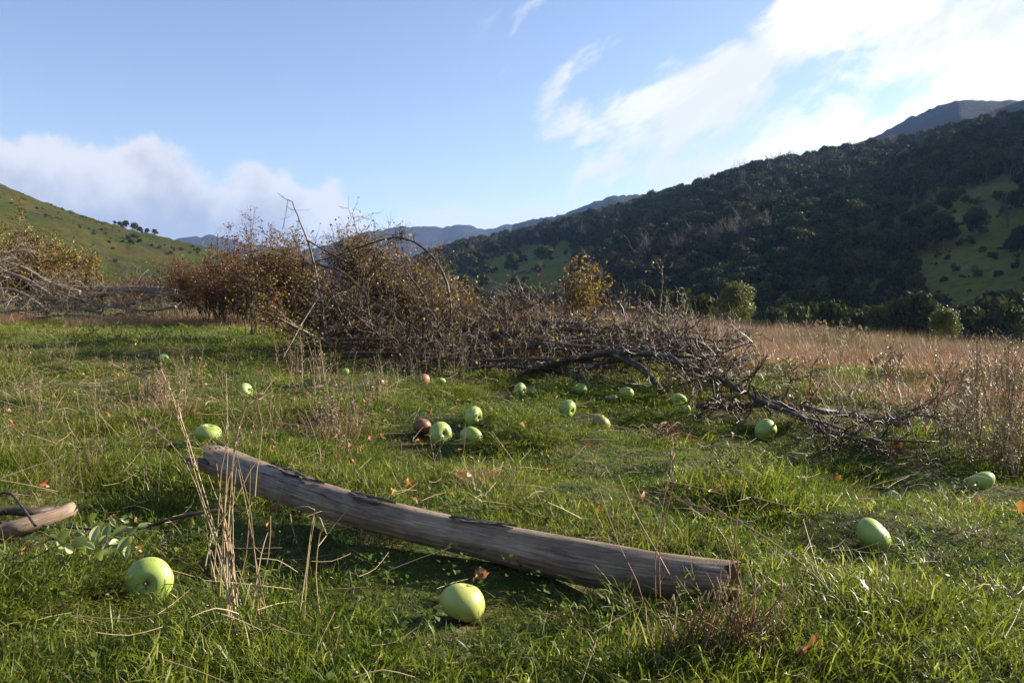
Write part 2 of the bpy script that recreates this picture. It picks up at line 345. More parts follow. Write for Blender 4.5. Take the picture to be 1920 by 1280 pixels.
def ground_mat():
    m, k = mat('meadow_ground')
    g = k.node('ShaderNodeNewGeometry').outputs['Position']
    r = k.vm('LENGTH', g, out=1)
    n = k.noise(g, 1.2, 5, 0.6); nf = k.noise(g, 35, 4, 0.65); nm = k.noise(g, 7, 4, 0.6)
    soil = k.ramp(nf, [(0.3, (0.020, 0.020, 0.009)), (0.52, (0.060, 0.056, 0.020)), (0.72, (0.17, 0.13, 0.065))])
    soil = k.mix(k.step(nm, 0.45, 0.6), soil, (0.035, 0.06, 0.012))
    x = k.node('ShaderNodeSeparateXYZ', i_0=g)
    far = k.step(r, 6.0, 14.0)
    dry = k.mix(k.step(n, 0.4, 0.6), (0.20, 0.14, 0.095), (0.13, 0.12, 0.05))
    grn = k.mix(k.step(n, 0.4, 0.6), (0.075, 0.11, 0.022), (0.11, 0.125, 0.035))
    fc = k.mix(k.step(x.outputs[0], 0.5, 3.0), grn, dry)
    c = k.mix(far, soil, fc)
    vf = k.step(r, 60.0, 120.0)
    c = k.mix(vf, c, k.mix(k.step(k.noise(g, 0.03, 4, 0.6), 0.45, 0.6), (0.075, 0.105, 0.022), (0.10, 0.115, 0.035)))
    b = k.node('ShaderNodeBsdfPrincipled', i_Base_Color=c, i_Roughness=0.95); b.inputs['Specular IOR Level'].default_value = 0.1
    bp = k.node('ShaderNodeBump', i_Height=nf, i_Strength=0.8, i_Distance=0.02); k.l.new(bp.outputs[0], b.inputs['Normal'])
    finish(k, b.outputs[0]); return m
M['ground'] = ground_mat()

def hill_mat(name, kind):
    m, k = mat(name)
    g = k.node('ShaderNodeNewGeometry').outputs['Position']
    if kind == 'pasture':
        n = k.noise(g, 0.035, 5, 0.6, 0.4); n2 = k.noise(g, 0.4, 5, 0.65); sp = k.noise(g, 0.11, 5, 0.7)
        c = k.mix(k.step(n, 0.42, 0.62), (0.033, 0.042, 0.007), (0.050, 0.041, 0.012))
        c = k.mix(k.m('MULTIPLY', k.step(n2, 0.42, 0.62), 0.6), c, (0.018, 0.022, 0.006))
        c = k.mix(k.m('MULTIPLY', k.step(sp, 0.52, 0.62), 0.8), c, (0.022, 0.025, 0.010))
        dist = 0.8
    elif kind == 'forest':
        n = k.noise(g, 0.05, 4, 0.6); n2 = k.noise(g, 0.35, 5, 0.7)
        c = k.mix(k.step(n, 0.4, 0.6), (0.115, 0.140, 0.018), (0.130, 0.125, 0.030))
        c = k.mix(k.m('MULTIPLY', k.step(n2, 0.45, 0.65), 0.5), c, (0.035, 0.045, 0.013))
        dist = 1.0
    else:
        n = k.noise(g, 0.012, 6, 0.7); n2 = k.noise(g, 0.06, 5, 0.75)
        c = k.mix(k.step(n, 0.4, 0.65), (0.018, 0.020, 0.018), (0.034, 0.031, 0.028))
        c = k.mix(k.m('MULTIPLY', k.step(n2, 0.45, 0.6), 0.6), c, (0.010, 0.011, 0.011))
        dist = 10.0
    b = k.node('ShaderNodeBsdfPrincipled', i_Base_Color=c, i_Roughness=0.95); b.inputs['Specular IOR Level'].default_value = 0.05
    bp = k.node('ShaderNodeBump', i_Height=n2, i_Strength=0.7, i_Distance=dist); k.l.new(bp.outputs[0], b.inputs['Normal'])
    finish(k, b.outputs[0]); return m
M['pasture'] = hill_mat('pasture_hill', 'pasture'); M['forest_floor'] = hill_mat('forest_hill', 'forest'); M['ridge'] = hill_mat('far_ridge_forest', 'ridge')

# ------------------------------------------------------------------ ground sheet
def build_ground():
    az = np.concatenate([np.arange(-55, 55.01, 0.45), np.arange(60, 301, 5.0)]); na = len(az)
    rr = [0.03, 0.15, 0.3]
    while rr[-1] < 9000: rr.append(rr[-1] * (1.022 if 0.7 < rr[-1] < 30 else 1.06))
    rr = np.array(rr); nr = len(rr)
    A, Rr = np.meshgrid(np.radians(az), rr); x = Rr * np.sin(A); y = Rr * np.cos(A); z = H(x, y)
    v = np.column_stack([x.ravel(), y.ravel(), z.ravel()])
    i, j = np.meshgrid(np.arange(nr - 1), np.arange(na), indexing='ij'); jn = (j + 1) % na
    a = i * na + j; b = i * na + jn; c = (i + 1) * na + jn; d = (i + 1) * na + j
    f = np.concatenate([np.column_stack([a.ravel(), c.ravel(), b.ravel()]), np.column_stack([a.ravel(), d.ravel(), c.ravel()])])[:, ::1]
    mb = MB(); mb.add(v, f)
    cv = np.vstack([v[:na], [[0, 0, h1(0, 0)]]]); mb.add(cv, [[na, i, (i + 1) % na] for i in range(na)])
    me = mb.mesh('ground')
    me.flip_normals() if me.polygons[0].normal.z < 0 else None
    tag(link('ground', me, M['ground']), kind='structure')
build_ground()

# ------------------------------------------------------------------ hills
def azel(px, py):
    r = ray(px, py); return math.degrees(atan2(r[0], r[1])), math.degrees(atan2(r[2], sqrt(r[0] ** 2 + r[1] ** 2)))
class Hill:
    def __init__(s, name, prof, base, ridge, zb, m, power=1.0, rough=4.0, scale=60., na=260, nt=70, seed=1, sink=0.0):
        pe = prof
        s.pa = np.array([p[0] for p in pe]); s.pe = np.array([p[1] for p in pe])
        s.base, s.ridge, s.zb, s.power, s.rough, s.scale, s.seed = base, ridge, zb, power, rough, scale, seed
        A = np.radians(np.linspace(s.pa[0], s.pa[-1], na)); T = np.concatenate([np.linspace(0, 1, nt), 1 + np.linspace(0.03, 1, 14)])
        AA, TT = np.meshgrid(A, T); v = s.at(np.degrees(AA), TT)
        mb = MB(); n = len(T)
        i, j = np.meshgrid(np.arange(n - 1), np.arange(na - 1), indexing='ij')
        a = i * na + j; b = a + 1; c = a + na + 1; d = a + na
        f = np.concatenate([np.column_stack([a.ravel(), b.ravel(), c.ravel()]), np.column_stack([a.ravel(), c.ravel(), d.ravel()])])
        mb.add(v.reshape(-1, 3), f)
        tag(link(name, mb.mesh(name), m), kind='structure')
    def f(s, q, a): return np.asarray(q(a)) if callable(q) else np.full(np.shape(a), float(q))
    def at(s, az, t):
        az = np.asarray(az, float); t = np.asarray(t, float)
        rb = s.f(s.base, az); rr = s.f(s.ridge, az); el = np.interp(az, s.pa, s.pe)
        r = rb + (rr - rb) * np.minimum(t, 1) + np.clip(t - 1, 0, 1) * (rr - rb) * 1.3
        zr = CAM_Z + rr * np.tan(np.radians(el))
        tt = np.minimum(t, 1)
        z = s.zb + (zr - s.zb) * tt ** s.power
        z = z - np.clip(t - 1, 0, 1) ** 1.3 * np.maximum(zr - s.zb + 5, 5)
        x = r * np.sin(np.radians(az)); y = r * np.cos(np.radians(az))
        env = np.sin(np.pi * np.clip(t, 0, 1)) ** 0.8
        z = z + (fbm(x / s.scale, y / s.scale, s.seed, 4) - 0.5) * 2 * s.rough * (env + 0.12)
        z = z + (fbm(az * 9 + s.seed, az * 0, s.seed + 5, 3) - .5) * rr * .0045 * np.exp(-((t - 1) / .05) ** 2)
        return np.stack([x, y, z], -1)

# far blue ridges, nearest last
Hill('far_ridges', [(-40, 2.0), azel(300, 455), azel(345, 446), azel(400, 443), azel(470, 460), azel(560, 470), azel(610, 460), azel(680, 436), azel(755, 424), azel(800, 424), azel(830, 427),
                    azel(865, 421), azel(890, 427), azel(915, 431), azel(950, 422), azel(985, 418), azel(1040, 420), azel(1150, 420), (25, 4.5)], 2600, 4200, -20, M['ridge'], rough=60, scale=500, seed=4, na=240, nt=50)
Hill('far_spur', [(0, -0.5), azel(900, 450), azel(940, 430), azel(985, 413), azel(1030, 407), azel(1060, 401), azel(1085, 392), azel(1110, 381), azel(1150, 368), azel(1185, 368), azel(1230, 360), azel(1320, 370), (30, 5)],
     1500, 2600, -20, M['ridge'], rough=35, scale=320, seed=9, na=160, nt=50)
Hill('mountain', [azel(1400, 330), azel(1560, 285), azel(1650, 252), azel(1700, 224), azel(1740, 206), azel(1800, 188), azel(1850, 190), azel(1920, 189), (38, 15.2), (50, 14.0), (64, 11)],
     1000, 2000, -20, M['ridge'], rough=30, scale=260, seed=14, na=200, nt=60)
HL = Hill('pasture_hill', [(-75, 11), (-50, 12.5), (-38, 10.2), azel(0, 346), azel(60, 370), azel(130, 396), azel(190, 416), azel(250, 432), azel(310, 444), azel(370, 458), azel(440, 478), azel(520, 510), azel(600, 545), azel(660, 580)],
          lambda a: np.interp(a, [-40, -20, -10], [110, 190, 230]), lambda a: np.interp(a, [-40, -20, -10], [430, 480, 500]), -6, M['pasture'], power=1.15, rough=6.5, scale=45, seed=21)
RB = lambda a: np.interp(a, [-8, 0, 15, 34, 60], [330, 260, 190, 150, 120])
RR = lambda a: np.interp(a, [-8, 0, 15, 34, 60], [900, 860, 760, 660, 600])
HR = Hill('forest_hill', [(a_, e_ - .55) for a_, e_ in [azel(700, 540), azel(740, 500), azel(800, 472), azel(880, 446), azel(960, 434), azel(1040, 412), azel(1100, 398), azel(1180, 378), azel(1300, 340), azel(1420, 302), azel(1500, 290), azel(1600, 274),
                          azel(1650, 266), azel(1750, 246), azel(1830, 226), azel(1920, 216), (38, 13.4), (50, 13.4), (62, 12.4)]], RB, RR, -15.5, M['forest_floor'], power=1.0, rough=7, scale=75, seed=33, na=420, nt=130)

# ------------------------------------------------------------------ scatter (for stuff nobody could count)
def scatter_group():
    g = bpy.data.node_groups.new('scatter', 'GeometryNodeTree')
    g.interface.new_socket('Geometry', in_out='INPUT', socket_type='NodeSocketGeometry')
    g.interface.new_socket('Pieces', in_out='INPUT', socket_type='NodeSocketCollection')
    g.interface.new_socket('Geometry', in_out='OUTPUT', socket_type='NodeSocketGeometry')
    n = g.nodes; l = g.links
    gi = n.new('NodeGroupInput'); go = n.new('NodeGroupOutput')
    ci = n.new('GeometryNodeCollectionInfo'); ci.inputs['Separate Children'].default_value = True; ci.inputs['Reset Children'].default_value = True
    ip = n.new('GeometryNodeInstanceOnPoints'); ip.inputs['Pick Instance'].default_value = True
    def at(name, typ):
        a = n.new('GeometryNodeInputNamedAttribute'); a.data_type = typ; a.inputs[0].default_value = name; return a.outputs[0]
    l.new(gi.outputs[0], ip.inputs['Points']); l.new(gi.outputs[1], ci.inputs[0]); l.new(ci.outputs[0], ip.inputs['Instance'])
    l.new(at('pick', 'INT'), ip.inputs['Instance Index']); l.new(at('turn', 'FLOAT_VECTOR'), ip.inputs['Rotation']); l.new(at('size', 'FLOAT_VECTOR'), ip.inputs['Scale'])
    l.new(ip.outputs[0], go.inputs[0])
    return g
SG = scatter_group()
def scatter(name, meshes, pos, pick, turn, size):
    c = bpy.data.collections.new(name + '_pieces')
    for i, me in enumerate(meshes):
        o = bpy.data.objects.new('%s_piece_%02d' % (name, i), me); c.objects.link(o)
    me = bpy.data.meshes.new(name); n = len(pos)
    me.vertices.add(n); me.vertices.foreach_set('co', np.asarray(pos, np.float32).ravel())
    a = me.attributes.new('pick', 'INT', 'POINT'); a.data.foreach_set('value', np.asarray(pick, np.int32))
    a = me.attributes.new('turn', 'FLOAT_VECTOR', 'POINT'); a.data.foreach_set('vector', np.asarray(turn, np.float32).ravel())
    size = np.asarray(size, np.float32)
    if size.ndim == 1: size = np.repeat(size[:, None], 3, 1)
    a = me.attributes.new('size', 'FLOAT_VECTOR', 'POINT'); a.data.foreach_set('vector', size.ravel())
    o = bpy.data.objects.new(name, me); COL.objects.link(o)
    md = o.modifiers.new('scatter', 'NODES'); md.node_group = SG
    md[SG.interface.items_tree['Pieces'].identifier] = c
    o['kind'] = 'stuff'
    return o

# ------------------------------------------------------------------ shape builders
def rand_unit(n, g):
    v = g.normal(size=(n, 3)); return v / np.linalg.norm(v, axis=1, keepdims=True)
def leaves(mb, pos, size, g, tint=None, flat=0.0, mi=0, fold=0.25, aspect=0.55):
    """pointed, slightly folded leaves: 4 triangles each"""
    pos = np.asarray(pos); n = len(pos)
    if n == 0: return
    size = np.broadcast_to(size, (n,))[:, None]
    d = rand_unit(n, g); d[:, 2] *= 1 - flat; d /= np.linalg.norm(d, axis=1, keepdims=True)
    up = rand_unit(n, g); up[:, 2] += flat * 4
    s = np.cross(d, up); s /= np.maximum(np.linalg.norm(s, axis=1, keepdims=True), 1e-6); nn = np.cross(s, d)
    a = pos; b = pos + d * size * 0.5 + nn * size * 0.08; c = pos + d * size - nn * size * 0.1
    l = pos + d * size * 0.45 + s * size * aspect * 0.5 + nn * size * fold * 0.5
    r = pos + d * size * 0.45 - s * size * aspect * 0.5 + nn * size * fold * 0.5
    v = np.stack([a, b, c, l, r], 1).reshape(-1, 3)
    o = (np.arange(n) * 5)[:, None, None]
    f = (np.array([[0, 1, 3], [1, 2, 3], [0, 4, 1], [1, 4, 2]])[None] + o).reshape(-1, 3)
    t = g.random(n) if tint is None else tint
    mb.add(v, f, np.repeat(t, 5), mi=mi)

def frames(p):
    t = np.gradient(p, axis=0); t /= np.maximum(np.linalg.norm(t, axis=1, keepdims=True), 1e-9)
    ref = np.array([0, 0, 1.0]) if abs(t[:, 2]).mean() < 0.8 else np.array([1.0, 0, 0])
    s = np.cross(t, ref); s /= np.maximum(np.linalg.norm(s, axis=1, keepdims=True), 1e-9)
    return t, s, np.cross(s, t)
def tube(mb, p, r, sides=4, tint=0.5, cap=False, mi=0, lump=0.0, g=None):
    p = np.asarray(p, float); n = len(p); r = np.broadcast_to(r, (n,))
    t, s, u = frames(p); a = np.arange(sides) / sides * 2 * pi
    rad = r[:, None] * np.ones((1, sides))
    if lump: rad = rad * (1 + lump * (g.random((n, sides)) - 0.5))
    v = p[:, None, :] + rad[..., None] * (np.cos(a)[None, :, None] * s[:, None, :] + np.sin(a)[None, :, None] * u[:, None, :])
    ln = np.concatenate([[0], np.cumsum(np.linalg.norm(np.diff(p, axis=0), axis=1))])
    uv = np.stack([np.repeat(ln[:, None], sides, 1), np.repeat((a / (2 * pi))[None], n, 0)], -1).reshape(-1, 2)
    i, j = np.meshgrid(np.arange(n - 1), np.arange(sides), indexing='ij'); jn = (j + 1) % sides
    A = i * sides + j; B = i * sides + jn; C = A + sides; D = B + sides
    f = np.concatenate([np.column_stack([A.ravel(), B.ravel(), D.ravel()]), np.column_stack([A.ravel(), D.ravel(), C.ravel()])])
    v = v.reshape(-1, 3)
    if cap:
        v = np.vstack([v, p[0], p[-1]]); uv = np.vstack([uv, [0, 0], [ln[-1], 0]]); k = n * sides; e = (n - 1) * sides
        f = np.vstack([f, [[k, (q + 1) % sides, q] for q in range(sides)], [[k + 1, e + q, e + (q + 1) % sides] for q in range(sides)]])
    mb.add(v, f, tint, uv, mi)

def smooth_path(pts, step):
    pts = np.asarray(pts, float); q = np.vstack([2 * pts[0] - pts[1], pts, 2 * pts[-1] - pts[-2]]); out = []
    for i in range(1, len(q) - 2):
        n = max(2, int(np.linalg.norm(q[i + 1] - q[i]) / step)); t = np.linspace(0, 1, n, endpoint=False)[:, None]
        out.append(0.5 * (2 * q[i] + (q[i + 1] - q[i - 1]) * t + (2 * q[i - 1] - 5 * q[i] + 4 * q[i + 1] - q[i + 2]) * t ** 2 + (3 * q[i] - q[i - 1] - 3 * q[i + 1] + q[i + 2]) * t ** 3))
    return np.vstack(out + [pts[-1:]])

# ------------------------------------------------------------------ trees of the hills
def crown_mesh(mb, g, h, w, clumps, faces, fs, low=0.25, mi=0, open_=0.0):
    """crown of leaf clumps spread through an uneven volume"""
    cs = []
    for i in range(clumps):
        a = g.random() * 2 * pi; e = g.random() ** 0.7; rad = w * 0.42 * sqrt(g.random()) * sqrt(max(.06, 1 - ((e - .38) / .66) ** 2))
        cs.append((cos(a) * rad, sin(a) * rad, h * (low + (0.90 - low) * e), w * (0.15 + 0.13 * g.random())))
    per = faces // clumps
    for cx, cy, cz, cr in cs:
        d = rand_unit(per, g); rr = cr * (0.55 + 0.5 * g.random(per)) ** (1)
        p = np.array([cx, cy, cz]) + d * rr[:, None] * np.array([1, 1, 0.75])
        nrm = d + rand_unit(per, g) * 0.7; nrm /= np.linalg.norm(nrm, axis=1, keepdims=True)
        s = np.cross(nrm, rand_unit(per, g)); s /= np.linalg.norm(s, axis=1, keepdims=True); u = np.cross(nrm, s)
        sz = fs * (0.5 + g.random(per))[:, None]
        v = np.stack([p - s * sz * 0.5, p + u * sz * 0.45, p + s * sz * 0.5, p - u * sz * 0.6 + nrm * sz * 0.2], 1).reshape(-1, 3)
        o = (np.arange(per) * 4)[:, None, None]; f = (np.array([[0, 2, 1], [0, 3, 2]])[None] + o).reshape(-1, 3)
        mb.add(v, f, np.repeat(np.clip(0.25 + 0.5 * g.random() + 0.35 * (g.random(per) - 0.5), 0, 1), 4), mi=mi)
    return cs
def trunk_mesh(mb, g, h, r, cs, mi=0):
    tube(mb, smooth_path([(0, 0, -0.6), (0.02 * h, 0, h * 0.2), (-0.01 * h, 0.02 * h, h * 0.45), (0, 0, h * 0.75)], h / 7), np.linspace(r, r * 0.35, len(smooth_path([(0, 0, -0.6), (0.02 * h, 0, h * 0.2), (-0.01 * h, 0.02 * h, h * 0.45), (0, 0, h * 0.75)], h / 7))), 6, mi=mi)
    for c in cs[:9]:
        z = min(c[2] * 0.7, h * 0.6); tube(mb, [(0, 0, z), (c[0] * 0.5, c[1] * 0.5, (z + c[2]) / 2 - 0.03 * h), (c[0], c[1], c[2])], np.array([r * 0.45, r * 0.3, r * 0.12]), 4, mi=mi)
TREE_V = []
def tree_variant(seed, h, w, clumps, faces, fs, low, r):
    g = np.random.default_rng(seed)
    mc = MB(); cs = crown_mesh(mc, g, h, w, clumps, faces, fs, low); mt = MB(); trunk_mesh(mt, g, h, r, cs)
    mj = MB(); 
    for a, b, c, d in zip(mc.v, mc.f, mc.t, mc.mi): mj.v.append(a); mj.f.append(b); mj.t.append(c); mj.u.append(np.zeros((len(a), 2))); mj.mi.append(d)
    mj.n = mc.n; off = mj.n
    for a, b, c, d, u in zip(mt.v, mt.f, mt.t, mt.mi, mt.u): mj.v.append(a); mj.f.append(b + off); mj.t.append(c); mj.u.append(u); mj.mi.append(d + 1)
    return mc.mesh('crown', False), mt.mesh('trunk'), mj.mesh('tree_both', False)
# variants: 0-3 gums, 4-5 round scrubby trees, 6-7 bushes
specs = [(1, 11, 9, 22, 1500, 0.75, 0.30, 0.28), (2, 13, 8, 20, 1400, 0.8, 0.35, 0.30), (3, 9, 9, 24, 1500, 0.7, 0.2, 0.25), (4, 12, 10, 26, 1700, 0.8, 0.32, 0.3),
         (5, 6, 7, 18, 1200, 0.5, 0.12, 0.18), (6, 5, 5, 14, 1000, 0.42, 0.1, 0.15), (7, 2.2, 3, 9, 600, 0.25, 0.1, 0.06), (8, 2.8, 3, 9, 600, 0.25, 0.1, 0.06), (9, 8.5, 5.2, 60, 9000, 0.17, 0.40, 0.13)]
for s in specs: TREE_V.append(tree_variant(*s))
for c, t, j in TREE_V:
    c.materials.append(M['eucalypt']); t.materials.append(M['trunk']); j.materials.append(M['eucalypt']); j.materials.append(M['trunk'])

# dead grey trees among the forest
def dead_tree_mesh(seed, h):
    g = np.random.default_rng(seed); mb = MB(); lim = []
    p = smooth_path([(0, 0, -.5), (g.normal() * .3, g.normal() * .3, h * .35), (g.normal() * .6, g.normal() * .6, h * .75), (g.normal() * 1.0, g.normal() * .8, h)], h / 8); tube(mb, p, np.linspace(.26, .05, len(p)), 6)
    tw = MB()
    for i in range(15):
        b = p[int(len(p) * (0.22 + 0.7 * g.random()))]; a = g.random() * 6.28; L = h * g.uniform(.25, .5); e = g.uniform(.5, 1.2)
        d = np.array([cos(a) * cos(e), sin(a) * cos(e), sin(e)]); q = np.array([b, b + d * L * .5 + g.normal(size=3) * .25, b + d * L + np.array([0, 0, L * .25])])
        q = smooth_path(q, L / 5); tube(tw, q, np.linspace(.12, .025, len(q)), 4)
        for j in range(6):
            b2 = q[int(len(q) * g.uniform(.3, .95))]; d2 = d + rand_unit(1, g)[0] * .8; L2 = L * g.uniform(.25, .5)
            tube(tw, [b2, b2 + d2 * L2 * .5, b2 + d2 * L2 + np.array([0, 0, .3])], np.array([.05, .035, .012]), 3)
    a, b = mb.mesh('dead_trunk'), tw.mesh('dead_limbs'); a.materials.append(M['dead_wood']); b.materials.append(M['dead_wood']); return a, b
DT = [dead_tree_mesh(s, h) for s, h in ((1, 12), (2, 10), (3, 13))]
def joined(a, b, ma, mb_):
    """trunk and crown as one mesh, for the far wood"""
    import bmesh
    bm = bmesh.new(); bm.from_mesh(a); n = len(bm.faces); bm.from_mesh(b); bm.faces.ensure_lookup_table()
    for f in bm.faces[n:]: f.material_index = 1
    me = bpy.data.meshes.new('joined'); bm.to_mesh(me); bm.free(); me.materials.append(ma); me.materials.append(mb_); return me
BARE = [joined(a, b, M['dead_wood'], M['dead_wood']) for a, b in DT[:2]]
BROWN = [v[2].copy() for v in TREE_V[1:3]]
for me in BROWN: me.materials.clear(); me.materials.append(M['olive_gum']); me.materials.append(M['trunk'])

def inside(px, py, poly):
    px = np.asarray(px); res = np.zeros(px.shape, bool); n = len(poly)
    for i in range(n):
        x1, y1 = poly[i]; x2, y2 = poly[(i + 1) % n]
        c = ((y1 > py) != (y2 > py)) & (px < (x2 - x1) * (py - y1) / (y2 - y1 + 1e-9) + x1); res ^= c
    return res
PADDOCKS = [[(1620, 404), (1690, 376), (1800, 362), (1925, 335), (1925, 408), (1860, 418), (1800, 430), (1770, 445), (1740, 420), (1650, 410)],
            [(1715, 480), (1830, 445), (1925, 428), (1925, 540), (1840, 555), (1760, 560), (1715, 530), (1725, 500)],
            [(840, 565), (850, 512), (900, 488), (960, 470), (1010, 458), (1060, 452), (1085, 480), (1080, 565)],
            [(1330, 408), (1400, 404), (1425, 408), (1380, 414), (1330, 416)], [(1555, 386), (1590, 384), (1590, 391), (1555, 393)],
            [(1620, 566), (1670, 554), (1680, 560), (1630, 576)], [(1040, 505), (1090, 498), (1085, 510), (1040, 515)], [(1150, 420), (1200, 416), (1190, 424)]]
def build_forest():
    g = np.random.default_rng(99); n = 26000
    az = g.uniform(-9, 60, n); t = g.uniform(0.0, 1.12, n) ** 0.85; q = HR.at(az, t); x, y, z = q[:, 0], q[:, 1], q[:, 2]
    r = np.hypot(x, y); px, py = project(x, y, z)
    keep = g.random(n) < np.clip(r / 620, 0.05, 1) ** 1.0
    bare = np.zeros(n, bool)
    for poly in PADDOCKS:
        for up in (0, 3.0): qx, qy = project(x, y, z + up); jx = (fbm(x / 12, y / 12, 60, 2) - .5) * 50; bare |= inside(qx + jx * .6, qy + jx * .3, poly)
    keep &= ~bare | (g.random(n) < .04)
    thin = fbm(x / 55, y / 55, 77, 3)
    keep &= (thin > 0.34) | (g.random(n) < 0.25)
    x, y, z, r, px, py, t = (a[keep] for a in (x, y, z, r, px, py, t))
    m = len(x)
    kind = g.choice(6, m, p=[.24, .2, .2, .16, .12, .08])
    gone = (fbm(x / 40, y / 40, 88, 2) + .25 * g.random(m)) > .80
    sc = g.uniform(0.45, 1.2, m) * np.interp(r, [120, 380], [.42, 1.0]) * np.where(t > 0.93, 0.7, 1.0)
    # the nearest, largest-looking ones stand alone as things
    vis = (px > -40) & (px < 1960)
    order = np.argsort(np.where(vis & ~gone, r, 1e9))
    lone = order[:70]; rest = np.setdiff1d(np.arange(m), lone)
    pk = np.where(gone, 6 + g.integers(0, 4, m), kind)
    scatter('forest', [v[2] for v in TREE_V[:6]] + BROWN + BARE, np.column_stack([x, y, z - 0.3])[rest], pk[rest], np.column_stack([np.zeros(m), np.zeros(m), g.random(m) * 6.28])[rest], sc[rest])
    for i in lone:
        tree(x[i], y[i], z[i] - 0.3, kind[i], sc[i], g.random() * 6.28, 'gum_tree' if kind[i] < 4 else 'scrub_tree',
             'dark gum tree at the foot of the forested slope across the valley' if kind[i] < 4 else 'low rounded dark tree at the foot of the forested slope',
             'tree', 'gum trees along the foot of the forest' if kind[i] < 4 else 'rounded trees along the foot of the forest')
MESHCOPY = {}
def tree(x, y, z, k, s, rz, name, label, cat, group, m=None, sz=None):
    o = empty(name, (x, y, z), rz); o.scale = (s, s, s if sz is None else sz); tag(o, label, cat, group)
    cm, tm = TREE_V[k][0], TREE_V[k][1]
    if m is not None:
        key = (k, m)
        if key not in MESHCOPY: c = cm.copy(); c.materials.clear(); c.materials.append(M[m]); MESHCOPY[key] = c
        cm = MESHCOPY[key]
    c = bpy.data.objects.new('crown', cm); COL.objects.link(c); c.parent = o
    c = bpy.data.objects.new('trunk', tm); COL.objects.link(c); c.parent = o
    return o
build_forest()

def on_hill(hill, px, py):
    """the place on a hillside seen at this point of the photograph"""
    az, el = azel(px, py); t = np.linspace(0, 1, 600); q = hill.at(np.full(600, az), t)
    e = np.degrees(np.arctan2(q[:, 2] - CAM_Z, np.hypot(q[:, 0], q[:, 1]))); i = np.argmax(e >= el)
    return q[i] if e.max() >= el else q[-1]

# bushes dotted on the paddocks
g0 = np.random.default_rng(5)
for px, py, s in [(1668, 398, .9), (1700, 392, .7), (1722, 396, .8), (1748, 402, 1.3), (1770, 388, .9), (1790, 400, .6), (1812, 384, 1.4), (1836, 386, 1.1), (1870, 378, 1.6), (1900, 392, 1.8), (1885, 402, 1.5), (1845, 412, 1.2),
                  (1760, 480, .8), (1800, 462, 1.0), (1818, 460, 1.2), (1842, 474, 1.1), (1860, 488, 1.3), (1890, 470, 1.2), (1912, 452, 1.0), (1790, 510, 1.2), (1830, 522, 1.5), (1905, 505, 1.2), (1770, 530, 1.0), (1872, 520, 1.1)]:
    q = on_hill(HR, px, py)
    tree(q[0], q[1], q[2] - .3, 6 + int(g0.integers(2)), s * q[1] / 260, g0.random() * 6, 'paddock_bush', 'small dark bush dotted on the open green paddock of the right-hand hill', 'bush', 'bushes dotted on the right-hand paddocks')
for px, py, s in [(960, 500, .8), (975, 492, .7), (1005, 478, .9), (930, 508, .7)]:
    q = on_hill(HR, px, py)
    tree(q[0], q[1], q[2] - .3, 6, s * q[1] / 300, g0.random() * 6, 'paddock_bush', 'small dark bush on the bright green paddock above the brush pile', 'bush', 'bushes on the middle paddock')
for px, py, s in [(225, 420, 1.2), (236, 424, 1.5), (252, 424, 1.7), (262, 429, 1.3), (276, 434, 1.1), (290, 440, 1.2), (215, 419, .7)]:
    q = on_hill(HL, px, py)
    tree(q[0], q[1], q[2] - .3, 4, s * 0.42, g0.random() * 6, 'skyline_tree', 'dark tree in the row on the crest of the left-hand pasture hill', 'tree', 'trees on the crest of the pasture hill')
for px, py, s in [(176, 440, .9), (190, 432, .7), (205, 455, .7), (240, 450, 1.4), (252, 448, 1.6), (262, 455, 1.2), (246, 458, 1.3), (230, 455, .8), (285, 462, .8), (300, 466, .9), (150, 428, .6), (70, 392, .7), (110, 400, .6), (48, 400, .6), (212, 468, .8), (320, 478, 1.2), (340, 470, 1.1), (215, 492, 1.0)]:
    q = on_hill(HL, px, py)
    tree(q[0], q[1], q[2] - .3, 6, s * 0.75, g0.random() * 6, 'hillside_bush', 'low dark bush on the grassy flank of the left-hand pasture hill', 'bush', 'bushes on the pasture hill')

for px, py, s, k in [(1592, 384, 1.3, 0), (1625, 384, .95, 1), (1470, 385, 1.0, 2), (1545, 378, .9, 1), (1388, 392, 1.0, 0), (1395, 372, 1.1, 2), (1240, 398, .9, 1), (1290, 402, .8, 0),
                     (1012, 468, .8, 2), (1000, 458, .8, 0), (940, 476, .7, 1), (1088, 428, .7, 2), (1105, 430, .6, 0), (1180, 436, .7, 1), (1165, 430, .7, 2), (905, 482, .6, 0), (1345, 430, .9, 1), (1425, 470, .8, 2), (1890, 428, 1.0, 1), (1840, 438, .9, 0)]:
    q = on_hill(HR, px, py); o = empty('dead_tree', q - np.array([0, 0, .5]), g0.random() * 6); o.scale = (s,) * 3
    if px == 1592: tag(o, 'large bare pale dead tree with forked limbs high on the dark slope', 'dead tree')
    else: tag(o, 'bare grey dead tree standing among the dark forest of the right-hand slope', 'dead tree', 'bare dead trees on the forested slope')
    a = bpy.data.objects.new('trunk', DT[k][0]); b = bpy.data.objects.new('limbs', DT[k][1])
    for c in (a, b): COL.objects.link(c); c.parent = o
g = np.random.default_rng(61); n = 7000; q = HL.at(g.uniform(-45, -12, n), g.uniform(.05, .97, n)); k = (fbm(q[:, 0] / 30, q[:, 1] / 12, 62, 3) > .64) & (g.random(n) < .8); q = q[k]; n = len(q)
scatter('hillside_scrub', [TREE_V[6][2], TREE_V[7][2]], q - [0, 0, .3], g.integers(0, 2, n), np.column_stack([np.zeros(n), np.zeros(n), g.random(n) * 6.28]), g.uniform(.10, .5, n))
g = np.random.default_rng(63); n = 5000; q = HR.at(g.uniform(0, 45, n), g.uniform(.05, .9, n)); qx, qy = project(q[:, 0], q[:, 1], q[:, 2]); k = np.zeros(n, bool)
